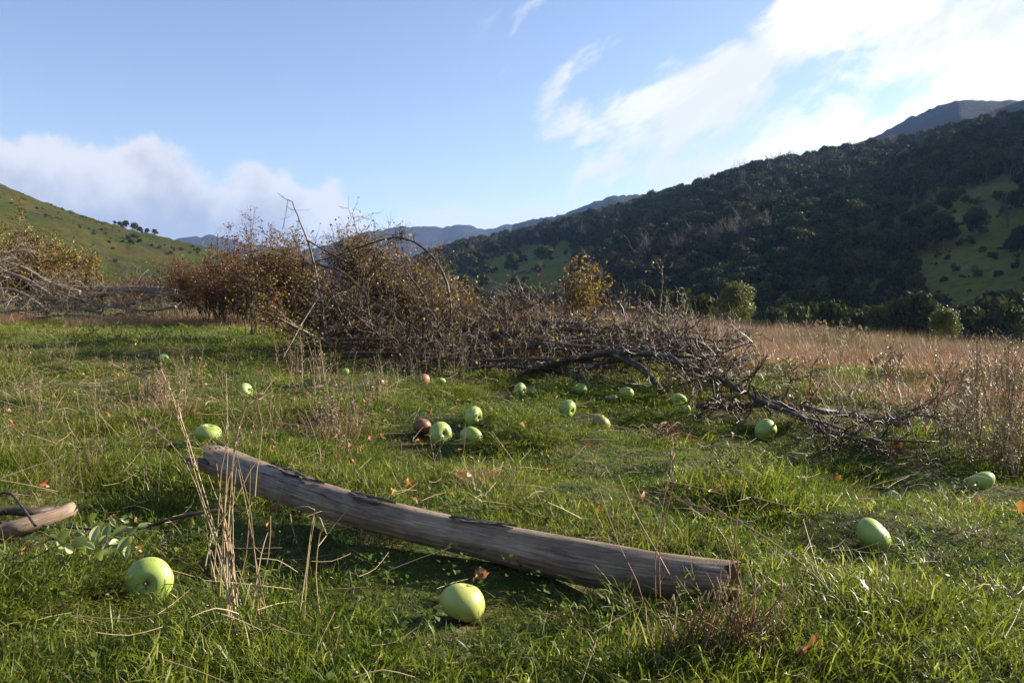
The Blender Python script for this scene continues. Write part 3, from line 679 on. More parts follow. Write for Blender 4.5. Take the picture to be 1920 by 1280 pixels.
for poly in PADDOCKS: k |= inside(qx, qy, poly)
k &= fbm(q[:, 0] / 12, q[:, 1] / 12, 64, 3) > .50; q = q[k]; n = len(q)
scatter('paddock_scrub', [TREE_V[6][2], TREE_V[7][2]], q - [0, 0, .3], g.integers(0, 2, n), np.column_stack([np.zeros(n), np.zeros(n), g.random(n) * 6.28]), g.uniform(.12, .6, n))
# sparse skyline trees on the forest hill: slim, half bare
for i, px in enumerate([1195, 1212, 1345, 1402, 1418, 1440, 1462, 1470, 1478, 1490, 1502, 1512, 1530, 1540, 1580, 1592, 1660]):
    az, _ = azel(px, 300); q = HR.at(np.array([az]), np.array([0.985]))[0]
    if i % 3: 
        o = empty('dead_tree', q, g0.random() * 6); o.scale = (.42,) * 3; tag(o, 'thin bare tree breaking the skyline of the forested hill', 'dead tree', 'thin bare trees along the skyline')
        for nm, me in (('trunk', DT[i % 3][0]), ('limbs', DT[i % 3][1])): c = bpy.data.objects.new(nm, me); COL.objects.link(c); c.parent = o
    else: tree(q[0], q[1], q[2] - .3, i % 4, .62, i, 'skyline_tree', 'leafy gum tree standing up from the skyline of the forested hill', 'tree', 'leafy trees along the skyline')

# trees and bushes in the valley just beyond the field edge
def valley_tree(px, top, width, d, k, m, name, label, cat, group=None, sink=0.0):
    x = (px - 960) / F * d; zt = P(px, top, d)[2]; zb = h1(x, d); h = specs[k][1]; w = specs[k][2]
    sz_ = (zt - zb) / (h * 1.02); sw = width / F * d / w; sw = sw if k == 8 else max(sw, .8 * sz_); return tree(x, d, zb - sink, k, sw, px, name, label, cat, group, m, sz=(zt - zb) / (h * 1.02))
valley_tree(1382, 523, 66, 100, 8, 'willow', 'round_tree', 'bright yellow-green rounded tree beyond the edge of the dry field', 'tree')
valley_tree(1318, 555, 40, 85, 5, 'scrub', 'scrub_bush', 'olive green bush left of the yellow-green rounded tree', 'bush')
valley_tree(1772, 572, 56, 70, 8, 'willow', 'scrub_bush', 'yellowish green bush beyond the pink seed heads on the right', 'bush')
valley_tree(1270, 545, 60, 95, 5, 'scrub', 'scrub_bush', 'brownish grey bush behind the right-hand tips of the brush pile', 'bush', 'grey brown bushes behind the brush pile')
valley_tree(1228, 548, 50, 100, 4, 'scrub', 'scrub_bush', 'brownish grey bush behind the right-hand tips of the brush pile', 'bush', 'grey brown bushes behind the brush pile')
for px, top, w, k in [(1490, 572, 40, 4), (1525, 570, 46, 5), (1560, 568, 40, 4), (1600, 580, 50, 5), (1640, 578, 55, 4), (1690, 560, 60, 5), (1720, 552, 70, 4), (1660, 572, 50, 5), (1745, 566, 60, 5),
                      (1810, 572, 60, 4), (1850, 562, 80, 4), (1895, 572, 70, 5), (1930, 560, 70, 4), (1870, 588, 50, 5), (1455, 578, 36, 5), (1910, 590, 50, 4)]:
    valley_tree(px, top, w, 115 + (px * 7) % 30, k, 'scrub', 'valley_bush', 'dark olive bush in the line along the valley beyond the dry field', 'bush', 'bushes in the line beyond the dry field')

# ------------------------------------------------------------------ apples
def apple_body(seed, squash=0.9, lop=0.06):
    g = np.random.default_rng(seed); mb = MB(); nu, nv = 40, 30; v = []
    ph = g.random(4) * 6.28
    for i in range(nv + 1):
        t = i / nv * pi
        for j in range(nu):
            a = j / nu * 2 * pi
            rr = 1 + 0.16 * cos(2 * t) * -0.4 - 0.34 * exp(-((t) / 0.27) ** 2) - 0.26 * exp(-((pi - t) / 0.28) ** 2)
            wv = 1 + 0.02 * sin(5 * a + ph[0]) * (t / pi) + lop * sin(a + ph[1]) * 0.5 + 0.018 * sin(2 * a + ph[2])
            top = 1.02 + 0.10 * cos(t)
            v.append((sin(t) * rr * wv * top * cos(a), sin(t) * rr * wv * top * sin(a), cos(t) * rr * squash * (1 + 0.04 * sin(a + ph[3]))))
    f = []
    for i in range(nv):
        for j in range(nu):
            a = i * nu + j; b = i * nu + (j + 1) % nu; c = a + nu; d = b + nu; f += [[a, c, d], [a, d, b]]
    v = np.array(v); mb.add(v, f); return mb, v[:, 2][:nu].mean()
APV = [apple_body(s, q, l) for s, q, l in ((1, .88, .05), (2, .94, .09), (3, .83, .07), (4, .98, .12))]
APM = {}
AP_XY = []
def apple(px, py, w, label, m='apple', pole=(0, 0, 1), v=0, sunk=0.25, roll=0.0, group=None, dist=None):
    """pole: where the stem hollow points, given as (right, toward camera, up)"""
    r = 0.036; sunk = sunk * (1 if py > 860 else .5)
    for _ in range(4):
        p = hit(px, py, r * (1 - sunk)) if dist is None else P(px, py, dist)
        r = w / 2 / F * p[1] * 0.97
    o = empty('apple', p); tag(o, label, 'apple', group)
    q = Vector((pole[0], -pole[1], pole[2])).to_track_quat('Z', 'X'); o.rotation_mode = 'QUATERNION'
    o.rotation_quaternion = q @ Euler((0, 0, roll)).to_quaternion()
    key = (v, m, round(r, 3))
    if key not in APM:
        mb, zt = APV[v]; s = r / 1.03
        k = MB(); k.add(np.concatenate(mb.v) * s, np.concatenate(mb.f)); me = k.mesh('apple_skin'); me.materials.append(M[m]); APM[key] = me
    b = bpy.data.objects.new('skin', APM[key]); COL.objects.link(b); b.parent = o
    zt = APV[v][1] * r / 1.03
    st = MB(); tube(st, [(0, 0, zt - 0.002), (0.0005, 0.0005, zt + 0.006), (0.003, 0.001, zt + r * 0.42)], np.array([0.0012, 0.0010, 0.0014]), 6, cap=True)
    link('stem', st.mesh('stem'), M['stem'], o)
    zb = -APV[v][0].v[0][-1, 2] * -1 * r / 1.03
    cx = MB()
    for i in range(5):
        a = i * 1.257; cx.add([(0.001 * cos(a), 0.001 * sin(a), zb - 0.0), (0.0035 * cos(a - .4), 0.0035 * sin(a - .4), zb - 0.002), (0.0035 * cos(a + .4), 0.0035 * sin(a + .4), zb - 0.002), (0.002 * cos(a), 0.002 * sin(a), zb - 0.006)], [[0, 1, 2], [1, 3, 2]])
    link('calyx', cx.mesh('calyx'), M['stem'], o)
    AP_XY.append((p[0], p[1], r))
    return o
apple(281, 1088, 87, 'big green apple in the left foreground with its stem hollow facing the camera', pole=(.22, 1, .12), v=0, sunk=.1)
apple(868, 1128, 85, 'big yellow-green apple with a faint pink blush in front of the log', 'apple_blush', pole=(-.3, .25, -1), v=1, sunk=.1, roll=2.2)
apple(1637, 1002, 66, 'large green apple in the right foreground with its hollow turned right', pole=(.72, .35, .8), v=0, sunk=.3)
apple(1840, 903, 48, 'green apple half sunk in grass at the right edge below the dead weeds', pole=(-.4, -.6, 1), v=2, sunk=.6)
apple(1436, 807, 43, 'round green apple just below the forked pole on the right', pole=(-.5, -.8, .2), v=1, sunk=.25)
apple(826, 813, 45, 'green apple with a deep round hollow, touching the rotten brown apple', pole=(.55, .9, .15), v=0, sunk=.1)
apple(883, 821, 43, 'green apple with a straw lying over it, right of the deeply hollowed apple', pole=(.3, -.8, .3), v=2, sunk=.35)
apple(888, 781, 39, 'green apple behind the pair beside the rotten one, its hollow to the right', pole=(.9, .7, -.1), v=0, sunk=.25)
apple(792, 800, 35, 'rotten brown apple behind the deeply hollowed green apple', 'apple_rot', pole=(.2, -.5, 1), v=3, sunk=.1)
apple(391, 813, 47, 'green apple showing above the raised broken end of the log', pole=(.15, .1, 1), v=0, sunk=.1)
apple(460, 733, 30, 'green apple alone in the grass on the left, beyond the log end', pole=(1, .6, .35), v=0, sunk=.2)
apple(307, 673, 19, 'small distant green apple farthest left in the meadow', pole=(.6, .8, .3), v=0, sunk=.2)
apple(1064, 766, 35, 'green apple with its hollow low on the right, in the middle of the meadow', pole=(.75, .8, -.35), v=0, sunk=.15)
apple(1127, 793, 35, 'dull yellowish apple lying near the patch of matted straw', 'apple_yellow', pole=(.5, .1, .8), v=3, sunk=.4)
apple(975, 731, 27, 'green apple with hollow to the right, left of centre below the brush', pole=(.85, .8, 0), v=0, sunk=.2)
apple(966, 736, 11, 'tiny green apple tucked against the left side of a bigger one', pole=(0, -1, .5), v=2, sunk=.2)
apple(1087, 732, 27, 'round green apple left of the pale halved apple', pole=(0, -1, .3), v=1, sunk=.2)
apple(1174, 739, 28, 'green apple immediately right of the pale halved apple', pole=(0, -1, .6), v=2, sunk=.25)
apple(1211, 724, 26, 'green apple partly behind the foot of the forked limb', pole=(.4, -.6, .8), v=0, sunk=.3)
apple(1272, 750, 31, 'green apple at the left end of the dark pole on the grass', pole=(.3, -.6, 1), v=2, sunk=.3)
apple(1288, 766, 17, 'small pale apple piece touching the apple near the dark pole', 'apple_pale', pole=(.9, .2, .4), v=3, sunk=.4)
apple(793, 713, 26, 'red-flushed apple under the left side of the brush pile', 'apple_red', pole=(-.6, -.3, 1), v=1, sunk=.2)
apple(826, 715, 20, 'small green apple right of the red-flushed one under the brush', pole=(.1, -.3, 1), v=2, sunk=.3)
apple(1503, 862, 27, 'small yellow-green apple half hidden in a tussock on the right', 'apple_yellow', pole=(.2, -.8, .5), v=1, sunk=.35)
apple(1419, 882, 31, 'very pale apple almost buried in the grass right of centre', 'apple_pale', pole=(.8, -.2, .3), v=3, sunk=.6)
apple(1676, 931, 26, 'pale tip of an apple sticking out of the grass above the right foreground apple', 'apple_pale', pole=(.5, .2, .8), v=3, sunk=.6)
apple(391, 707, 11, 'tiny green apple left of the lone apple beyond the log end', pole=(0, -1, .3), v=2, sunk=.3)
apple(613, 675, 13, 'small distant pale green apple left of the brush pile', 'apple_pale', pole=(0, -1, .3), v=2, sunk=.3)
apple(648, 697, 13, 'small distant green apple at the left foot of the brush pile', pole=(0, -1, .3), v=1, sunk=.3)
apple(713, 717, 15, 'small reddish-brown rotting apple left of the red-flushed one', 'apple_rot', pole=(0, -1, .3), v=3, sunk=.3)
apple(1237, 781, 18, 'small brown-yellow rotting apple low in the grass, above the matted straw', 'apple_yellow', pole=(0, -1, .6), v=3, sunk=.4)
# halved apple
def half_apple():
    p = hit(1147, 743, 0.012); mb = MB(); n = 28; r = 0.037; v = [(0, 0, 0.002)]
    for i in range(n): a = i / n * 2 * pi; v.append((r * cos(a) * (1 - .12 * exp(-((a - 1.57) / .3) ** 2)), r * .92 * sin(a), 0))
    mb.add(v, [[0, 1 + i, 1 + (i + 1) % n] for i in range(n)], mi=0)
    o = empty('halved_apple', p); tag(o, 'pale halved apple with its cut face turned up, between two green apples', 'apple half'); o.rotation_euler = (radians(8), radians(-8), .3)
    link('cut_face', mb.mesh('cut_face', False), M['flesh'], o)
    k = MB(); vv = []
    for j in range(8):
        t = j / 7 * pi / 2
        for i in range(n): a = i / n * 2 * pi; vv.append((r * cos(t) * cos(a), r * .92 * cos(t) * sin(a), -r * .75 * sin(t) - .0005))
    k.add(vv, [t for j in range(7) for i in range(n) for t in ([j * n + i, (j + 1) * n + i, (j + 1) * n + (i + 1) % n], [j * n + i, (j + 1) * n + (i + 1) % n, j * n + (i + 1) % n])])
    link('skin', k.mesh('half_skin'), M['apple'], o); AP_XY.append((p[0], p[1], r))
half_apple()

# ------------------------------------------------------------------ the log
LOG_C = []
def build_log():
    g = np.random.default_rng(3)
    ed = [(386, 822, 900, .05), (430, 840, 918, .045), (480, 866, 942, .035), (600, 905, 984, .016), (700, 934, 1014, .008), (800, 957, 1040, .004), (900, 975, 1062, .002),
          (1000, 994, 1083, .002), (1100, 1013, 1102, .004), (1200, 1030, 1119, .006), (1300, 1043, 1130, .008), (1376, 1051, 1128, .008)]
    c = []; r = []
    for px, t, b, up in ed:
        if px < 1150: b = t + (b - t) * (.80 if px < 900 else .80 + .20 * (px - 900) / 250)
        rr = .06
        for _ in range(4): q = hit(px, (t + b) / 2, rr * .95 + up + .008); rr = (b - t) / 2 / F * q[1] * 0.985
        c.append(q); r.append(rr)
    c = np.array(c); c[1:-1] = (c[:-2] + 2 * c[1:-1] + c[2:]) / 4
    path = smooth_path(c, 0.012); ln = np.concatenate([[0], np.cumsum(np.linalg.norm(np.diff(path, axis=0), axis=1))])
    lc = np.concatenate([[0], np.cumsum(np.linalg.norm(np.diff(np.array(c), axis=0), axis=1))]); rad = np.interp(ln / ln[-1], lc / lc[-1], r)
    n = len(path); S = 64; t, s, u = frames(path); a = np.arange(S) / S * 2 * pi
    # knots, long swells and one long split along the lower front flank
    U, A = np.meshgrid(ln, a, indexing='ij'); k = np.ones((n, S))
    k += (fbm(U * 5, np.cos(A) * 2 + 5, 8, 3) - .5) * .12 + (fbm(U * 3, np.sin(A) * 2 + 9, 18, 2) - .5) * .10
    k += (vnoise(U * 6, A / (2 * pi) * 40, 28) - .5) * .025
    split = 5.35 + .25 * np.sin(U * 4) ; k -= .17 * np.exp(-((A - split) / .06) ** 2) * ss(U, .1, .4)
    split2 = 5.75 + .12 * np.sin(U * 7 + 1); k -= .10 * np.exp(-((A - split2) / .05) ** 2) * ss(U, .5, .8) * (1 - ss(U, 1.05, 1.2))
    # flared, bevelled left end
    k *= 1 - .35 * np.exp(-(U / .08) ** 2) * np.clip(-.2 + np.cos(A - 4.0), 0, 1)
    R = rad[:, None] * k
    # jagged ends: shift the rings near the ends along the log
    off = np.zeros((n, S)); endz = np.exp(-(U / .07) ** 2); off += endz * ((vnoise(A / (2 * pi) * 14, U * 0, 51) - .5) * .08 + .034 * np.cos(A - 1.45) + (vnoise(A / (2 * pi) * 30, U * 0, 52) - .5) * .02)
    e2 = np.exp(-((ln[-1] - U) / .05) ** 2); off += e2 * (vnoise(A / (2 * pi) * 12, U * 0, 61) - .5) * .035
    v = path[:, None] + R[..., None] * (np.cos(a)[None, :, None] * s[:, None] + np.sin(a)[None, :, None] * u[:, None]) + off[..., None] * t[:, None]
    uv = np.stack([U, A / (2 * pi)], -1).reshape(-1, 2)
    i, j = np.meshgrid(np.arange(n - 1), np.arange(S), indexing='ij'); jn = (j + 1) % S; q = i * S + j; w = i * S + jn
    f = np.concatenate([np.column_stack([q.ravel(), w.ravel(), (w + S).ravel()]), np.column_stack([q.ravel(), (w + S).ravel(), (q + S).ravel()])])
    org = path[n // 2].copy(); org[2] = h1(org[0], org[1])
    root = empty('log', org); tag(root, 'long weathered grey-brown log lying across the foreground, its left end broken off', 'log')
    mb = MB(); mb.add(v.reshape(-1, 3), f, .5, uv); link('wood', mb.mesh('log_wood', origin=org), M['log'], root)
    # end faces, hollow and splintered
    for end, nm in ((0, 'broken_end'), (n - 1, 'worn_end')):
        m2 = MB(); rings = [v[end]]
        ce = path[end]; sg = 1 if end == 0 else -1
        for q_, dep in ((.82, .010), (.6, .022), (.35, .016), (.12, .024)):
            jit = (g.random((S, 1)) - .5) * .016; rings.append(ce + (v[end] - ce) * q_ + t[end] * sg * dep + t[end] * jit)
        V = np.concatenate(rings + [[ce + t[end] * sg * .02]]); fs = []
        for k_ in range(4):
            for j_ in range(S): a_ = k_ * S + j_; b_ = k_ * S + (j_ + 1) % S; fs += [[a_, b_, b_ + S], [a_, b_ + S, a_ + S]]
        fs += [[4 * S + j_, 4 * S + (j_ + 1) % S, 5 * S] for j_ in range(S)]
        m2.add(V, fs); link(nm, m2.mesh(nm, False, origin=org), M['wood_end'], root)
    # splinters on the broken end
    for i_ in range(9):
        a_ = .9 + i_ * .22; k_ = min(S - 1, int(a_ / (2 * pi) * S)); b_ = v[2, k_]; m3 = MB(); L = g.uniform(.015, .04)
        tube(m3, [b_ - (b_ - path[2]) * .08, b_ - t[0] * L * .6 - (b_ - path[2]) * .05, b_ - t[0] * L], np.array([.005, .0035, .0006]), 4, cap=True); link('splinter', m3.mesh('splinter', False, origin=org), M['wood_end'], root)
    # loose bark strips clinging to the top
    def flake(x0, x1, width, seed, ang0=1.45):
        gg = np.random.default_rng(seed); i0 = int(np.argmin(abs(project(path[:, 0], path[:, 1], path[:, 2])[0] - x0))); i1 = int(np.argmin(abs(project(path[:, 0], path[:, 1], path[:, 2])[0] - x1)))
        idx = np.arange(i0, i1 + 1); m = MB(); W = 9; V = []; nn = len(idx)
        for q_, ii in enumerate(idx):
            e = sin(pi * (q_ + .5) / nn) ** .45
            for w_ in range(W):
                aa = ang0 + (vnoise(q_ * .11, 3.0, seed + 9) - .5) * .35 + (w_ / (W - 1) - .5) * width * e * (.35 + 1.1 * float(vnoise(q_ * .19, w_ // 5 * 7.0, seed + 5))) + (gg.random() - .5) * .10 * width
                lift = 1.03 + .05 * gg.random() + .16 * abs(w_ / (W - 1) - .5) * (.4 + vnoise(q_ * .23, w_ * .5, seed))
                kk = int(round(aa / (2 * pi) * S)) % S
                V.append(path[ii] + R[ii, kk] * lift * (cos(aa) * s[ii] + sin(aa) * u[ii]))
        fs = []
        for q_ in range(nn - 1):
            for w_ in range(W - 1): a_ = q_ * W + w_; fs += [[a_, a_ + 1, a_ + W + 1], [a_, a_ + W + 1, a_ + W]]
        V = np.array(V); nvv = len(V); V2 = V - np.array([0, 0, .005]); fs2 = [[b_ + nvv, a_ + nvv, c_ + nvv] for a_, b_, c_ in fs]
        m.add(np.vstack([V, V2]), fs + fs2); link('bark_strip', m.mesh('bark_strip', False, origin=org), M['flake'], root)
    FA = 1.5
    flake(662, 748, .85, 1, FA - .12); flake(845, 968, .6, 2, FA + .02); flake(505, 578, .6, 3, FA + .02); flake(572, 612, .4, 4, FA)
    for q_ in range(0, n, 4): LOG_C.append((path[q_, 0], path[q_, 1], rad[q_]))
build_log()

def stick(name, label, cat, pts, r0, r1, m, sides=20, lump=.12, knots=None, seed=1):
    g = np.random.default_rng(seed); p = smooth_path(pts, .02); n = len(p); org = p[0].copy()
    root = empty(name, org); tag(root, label, cat)
    rad = np.linspace(r0, r1, n) * (1 + .12 * (fbm(np.arange(n) * .12, np.zeros(n), seed, 2) - .5)); mb = MB(); tube(mb, p, rad, sides, cap=True, lump=lump, g=g)
    link('wood', mb.mesh('stick_wood', origin=org), m, root)
    return root, p, rad
rt, pth, rd = stick('branch_stub', 'short thick reddish-grey branch stub poking in at the left edge beside the leafy twig', 'branch',
                    [hit(-120, 1035, .03), hit(-20, 1004, .035), hit(40, 986, .04), hit(90, 970, .045), hit(137, 953, .05)], .020, .015, M['log_warm'], 24)
for i in range(0, len(pth), 2): LOG_C.append((pth[i, 0], pth[i, 1], .03))
m3 = MB()
for i in range(7): b = pth[-1] + np.array([0, (random.random() - .5) * .02, (random.random() - .5) * .02]); tube(m3, [b - [.02, 0, 0], b + [.02 + .02 * random.random(), 0, .005]], np.array([.005, .0006]), 4, cap=True)
link('splinters', m3.mesh('splinters', False, origin=pth[0]), M['wood_end'], rt)
stick('fallen_branch', 'dark thin branch lying behind the reddish stub at the left edge', 'branch', [hit(-60, 958, .03), hit(20, 956, .03), hit(60, 960, .03), hit(110, 953, .03)], .014, .009, M['apple_bark'], 8)

# leafy twig
def leafy_twig():
    g = np.random.default_rng(44); base = P(398, 958, 1.72); root = empty('leafy_twig', (base[0], base[1], 0)); tag(root, 'fallen twig with curled sage-green leaves in front of the reddish stub', 'twig')
    org = np.array([base[0], base[1], 0]); p = smooth_path([hit(450, 962, .05), hit(398, 958, .05), hit(330, 970, .05), hit(270, 988, .05), hit(215, 995, .055), hit(150, 990, .06), hit(80, 985, .06)], .02); mb = MB(); tube(mb, p, np.linspace(.0045, .002, len(p)), 6)
    sub = [p]
    for px, py, qx, qy in [(240, 992, 210, 965), (200, 996, 190, 1030), (230, 992, 260, 1010), (170, 992, 130, 1015), (120, 988, 100, 1010), (60, 930, 20, 925)]:
        q = smooth_path([hit(px, py, .055), hit((px + qx) / 2 + 5, (py + qy) / 2, .06), hit(qx, qy, .07)], .02); tube(mb, q, .0018, 5); sub.append(q)
    tube(mb, smooth_path([hit(0, 924, .10), hit(20, 925, .10), hit(45, 955, .09), hit(66, 985, .08)], .02), .003, 6)
    link('stem', mb.mesh('twig_stem', origin=org), M['twig'], root)
    spots = [(212, 978), (232, 975), (178, 1000), (192, 1012), (205, 1008), (165, 990), (185, 985), (200, 996), (214, 1016), (150, 1000), (140, 985), (100, 1008), (115, 1020), (232, 1018), (250, 994), (170, 1022), (90, 985), (225, 995), (245, 1010), (158, 1030), (130, 1030), (188, 1040), (110, 940), (268, 985), (205, 1030), (176, 968), (120, 1002), (66, 1010), (238, 1034), (150, 1015)]
    for i, (px, py) in enumerate(spots):
        c = hit(px, py, g.uniform(.045, .075)); me = MB(); L = g.uniform(.018, .031); W = L * .55; a = g.random() * 6.28; tl = g.uniform(-.7, .9)
        d = np.array([cos(a) * cos(tl), sin(a) * cos(tl) * .6, sin(tl)]); d /= np.linalg.norm(d); s = np.cross(d, [0.3, -1, .5]); s /= np.linalg.norm(s); nn = np.cross(s, d); V = []; curl = g.uniform(-.4, .4)
        for q in range(6):
            t = q / 5; w = W * sin(pi * min(.97, t * .93 + .04)) ** .8
            for e in (-1, -.5, 0, .5, 1): V.append(c + d * L * (t - .5) + s * w * e * .5 + nn * (abs(e) * w * .25 + curl * L * (t - .5) ** 2))
        F_ = []
        for q in range(5):
            for e in range(4): a_ = q * 5 + e; F_ += [[a_, a_ + 1, a_ + 6], [a_, a_ + 6, a_ + 5]]
        me.add(V, F_, g.random()); link('leaf', me.mesh('sage_leaf', origin=org), M['sage'], root)
leafy_twig()

# ------------------------------------------------------------------ felled trees of the brush piles
def wander(g, p0, d, L, crook=.35, n=5, lift=0.0, floor=True):
    d = np.asarray(d, float); d = d / np.linalg.norm(d); p = [np.asarray(p0, float)]; st = L / n
    J = g.normal(size=(n, 3)) * crook
    for i in range(n):
        d = d + J[i]; d[2] += lift; d = d / np.sqrt(d @ d); q = p[-1] + d * st
        if floor and q[2] < 0.015 and q[1] < 30: q[2] = 0.015 + .01 * J[i, 0] ** 2; d[2] = abs(d[2]) * .3
        p.append(q)
    return np.array(p)
class Felled:
    def __init__(s, name, label, cat, base, seed, group=None, leafm='autumn', bark='apple_bark', twig='twig'):
        s.g = np.random.default_rng(seed); s.org = np.array(base, float); s.root = empty(name, s.org); tag(s.root, label, cat, group)
        s.tw = MB(); s.lv = MB(); s.bark = bark; s.leafm = leafm; s.lp = []; s.twm = twig
    def limb(s, pts, r0, r1, nb=12, Lb=.7, nt=8, Lt=.3, ntt=3, leaf=.3, part='limb', up=.35, spread=1.0, crook=.25, start=.15, sides=9, bp=3, hang=0.0):
        g = s.g; p = smooth_path(pts, .05); n = len(p)
        p[1:-1] += g.normal(size=(n - 2, 3)) * min(r0 * .12, .003)
        mb = MB(); rad = np.linspace(r0, r1, n) * (1 + .12 * (g.random(n) - .5)); tube(mb, p, rad, sides, cap=True, lump=.10, g=g)
        link(part, mb.mesh(part + '_mesh', origin=s.org), M[s.bark], s.root)
        t = np.gradient(p, axis=0); made = 0
        for i in range(nb):
            k = int(n * (start + (1 - start) * g.random())); k = min(k, n - 1); tt = t[k] / np.linalg.norm(t[k])
            d = rand_unit(1, g)[0]; d = d - tt * (d @ tt) * .8; d = d * spread + tt * .6; d[2] += up - hang * g.random()
            L = Lb * g.uniform(.35, 1.1) * (1 - .35 * k / n); rb = min(rad[k] * .6, L * .013 + .002)
            q = wander(g, p[k], d, L, crook, 7, .02)
            if L > Lb * .55 and made < bp:
                bm = MB(); tube(bm, q, np.linspace(rb, rb * .3, len(q)), 6, lump=.1, g=g); link('branch', bm.mesh('branch_mesh', origin=s.org), M[s.bark], s.root); made += 1
            else: tube(s.tw, q, np.linspace(rb, rb * .3, len(q)), 5, tint=g.random())
            s.twigs(q, nt, Lt, rb, ntt, leaf, up * .5)
        s.twigs(p[int(n * start):], nb // 2, Lt, r0 * .4, ntt, leaf, up)
        return s
    def twigs(s, q, nt, Lt, rb, ntt, leaf, up):
        g = s.g
        for j in range(nt):
            k2 = min(len(q) - 1, 1 + int((len(q) - 1) * g.random())); tt = q[k2] - q[k2 - 1]; tt = tt / (np.sqrt(tt @ tt) + 1e-9)
            d = rand_unit(1, g)[0] * .95 + tt * .8; d[2] += up
            L = Lt * g.uniform(.4, 1.15); r = max(.0013, min(rb * .45, .0045)) * g.uniform(.7, 1.1); w = wander(g, q[k2], d, L, .33, 5, .03)
            tube(s.tw, w, np.linspace(r, r * .45, len(w)), 3, tint=g.random())
            if leaf > 0:
                m = g.poisson(leaf * 4)
                for _ in range(m): s.lp.append(w[1 + int(g.random() * 4.99)] + g.normal(size=3) * .012)
            for _ in range(ntt):
                k3 = 1 + int(g.random() * 3.99); d3 = (w[k3] - w[k3 - 1]); d3 = d3 / np.sqrt(d3 @ d3) + rand_unit(1, g)[0] * 1.1
                w2 = wander(g, w[k3], d3, L * g.uniform(.2, .5), .3, 3); tube(s.tw, w2, np.array([r * .7, r * .6, r * .5, r * .35]), 3, tint=g.random())
                if g.random() < leaf: s.lp.append(w2[-1])
    def done(s, size=.03, tints=None):
        if s.tw.n: o = link('twigs', s.tw.mesh('twigs_mesh', origin=s.org), M[s.twm], s.root); o['kind'] = 'stuff'
        if s.lp:
            lp = np.array(s.lp); ti = s.g.random(len(lp)) ** 1.3 if tints is None else np.clip(s.g.normal(tints[0], tints[1], len(lp)), 0, 1)
            leaves(s.lv, lp, size * s.g.uniform(.6, 1.25, len(lp)), s.g, ti); o = link('leaves', s.lv.mesh('leaves_mesh', False, origin=s.org), M[s.leafm], s.root); o['kind'] = 'stuff'

def PL(*a): return [P(*q) for q in a]
def GL(*a):
    return [hit(q[0], q[1], q[2]) for q in a]
# front tree with the long arched limb
f1 = Felled('felled_tree', 'felled apple tree whose long arched bare limb reaches down to the grass', 'felled tree', P(1100, 700, 4.8) * [1, 1, 0], 101)
f1.limb(PL((965, 702, 5.0), (1040, 684, 4.8), (1110, 666, 4.6), (1180, 661, 4.35), (1250, 670, 4.05), (1330, 702, 3.65), (1420, 748, 3.2)) + GL((1520, 793, .05), (1640, 832, .03)), .025, .004, nb=22, Lb=.34, nt=6, Lt=.2, ntt=3, leaf=.02, up=-.15, start=.3, sides=14, bp=6)
f1.limb(PL((1150, 664, 4.45), (1200, 688, 4.3), (1228, 714, 4.15)) + GL((1246, 742, .03)), .022, .015, nb=3, Lb=.3, nt=5, Lt=.15, leaf=0, up=0, sides=12)
f1.limb(PL((1270, 676, 3.95), (1370, 720, 3.5)) + GL((1470, 768, .06), (1600, 812, .04)), .012, .003, nb=16, Lb=.45, nt=7, Lt=.2, leaf=.02, up=-.05, start=.1, sides=8)
f1.limb(PL((1020, 690, 4.9), (1070, 700, 4.7), (1110, 722, 4.5)), .030, .020, nb=6, Lb=.3, nt=6, Lt=.15, leaf=.05, up=0)
f1.limb(PL((1200, 664, 4.5), (1270, 650, 4.5), (1330, 655, 4.4), (1390, 680, 4.3)), .010, .003, nb=16, Lb=.5, nt=8, Lt=.22, leaf=.02, up=.0)
f1.limb(PL((1240, 668, 4.4), (1330, 715, 4.3), (1430, 735, 4.2), (1500, 745, 4.1)), .009, .003, nb=14, Lb=.35, nt=8, Lt=.18, leaf=.02, up=.05)
f1.done(.028)
# pole on the grass
f2 = Felled('fallen_pole', 'dark straight pole lying on the grass at the right with a small upright twig', 'branch', P(1500, 765, 3.5) * [1, 1, 0], 102)
f2.limb(GL((1305, 763, .045), (1370, 761, .05), (1440, 756, .055), (1500, 764, .055), (1600, 779, .05), (1705, 797, .035)), .016, .011, nb=5, Lb=.3, nt=5, Lt=.15, leaf=0, up=.2, sides=14, bp=2)
f2.limb(PL((1462, 758, 3.25), (1474, 740, 3.25), (1480, 722, 3.25), (1484, 706, 3.25)), .006, .003, nb=6, Lb=.10, nt=8, Lt=.07, leaf=.1, up=.1, part='branch', bp=0, start=.5)
f2.done(.02)
f3 = Felled('fallen_branch', 'thin twiggy branch lying below the dark pole at the right, among red leaves', 'branch', P(1600, 830, 2.9) * [1, 1, 0], 103)
f3.limb(GL((1530, 805, .03), (1600, 822, .04), (1680, 826, .04), (1760, 828, .04)), .008, .003, nb=14, Lb=.3, nt=6, Lt=.14, leaf=.02, up=.25, part='branch'); f3.done(.02)
f3 = Felled('fallen_branch', 'fine forked twigs lying at the right end of the dark pole', 'branch', P(1700, 800, 3.2) * [1, 1, 0], 104)
f3.limb(GL((1640, 790, .04), (1720, 778, .08), (1770, 790, .06), (1800, 800, .03)), .006, .002, nb=12, Lb=.3, nt=6, Lt=.12, leaf=0, up=.3, part='branch'); f3.done(.02)

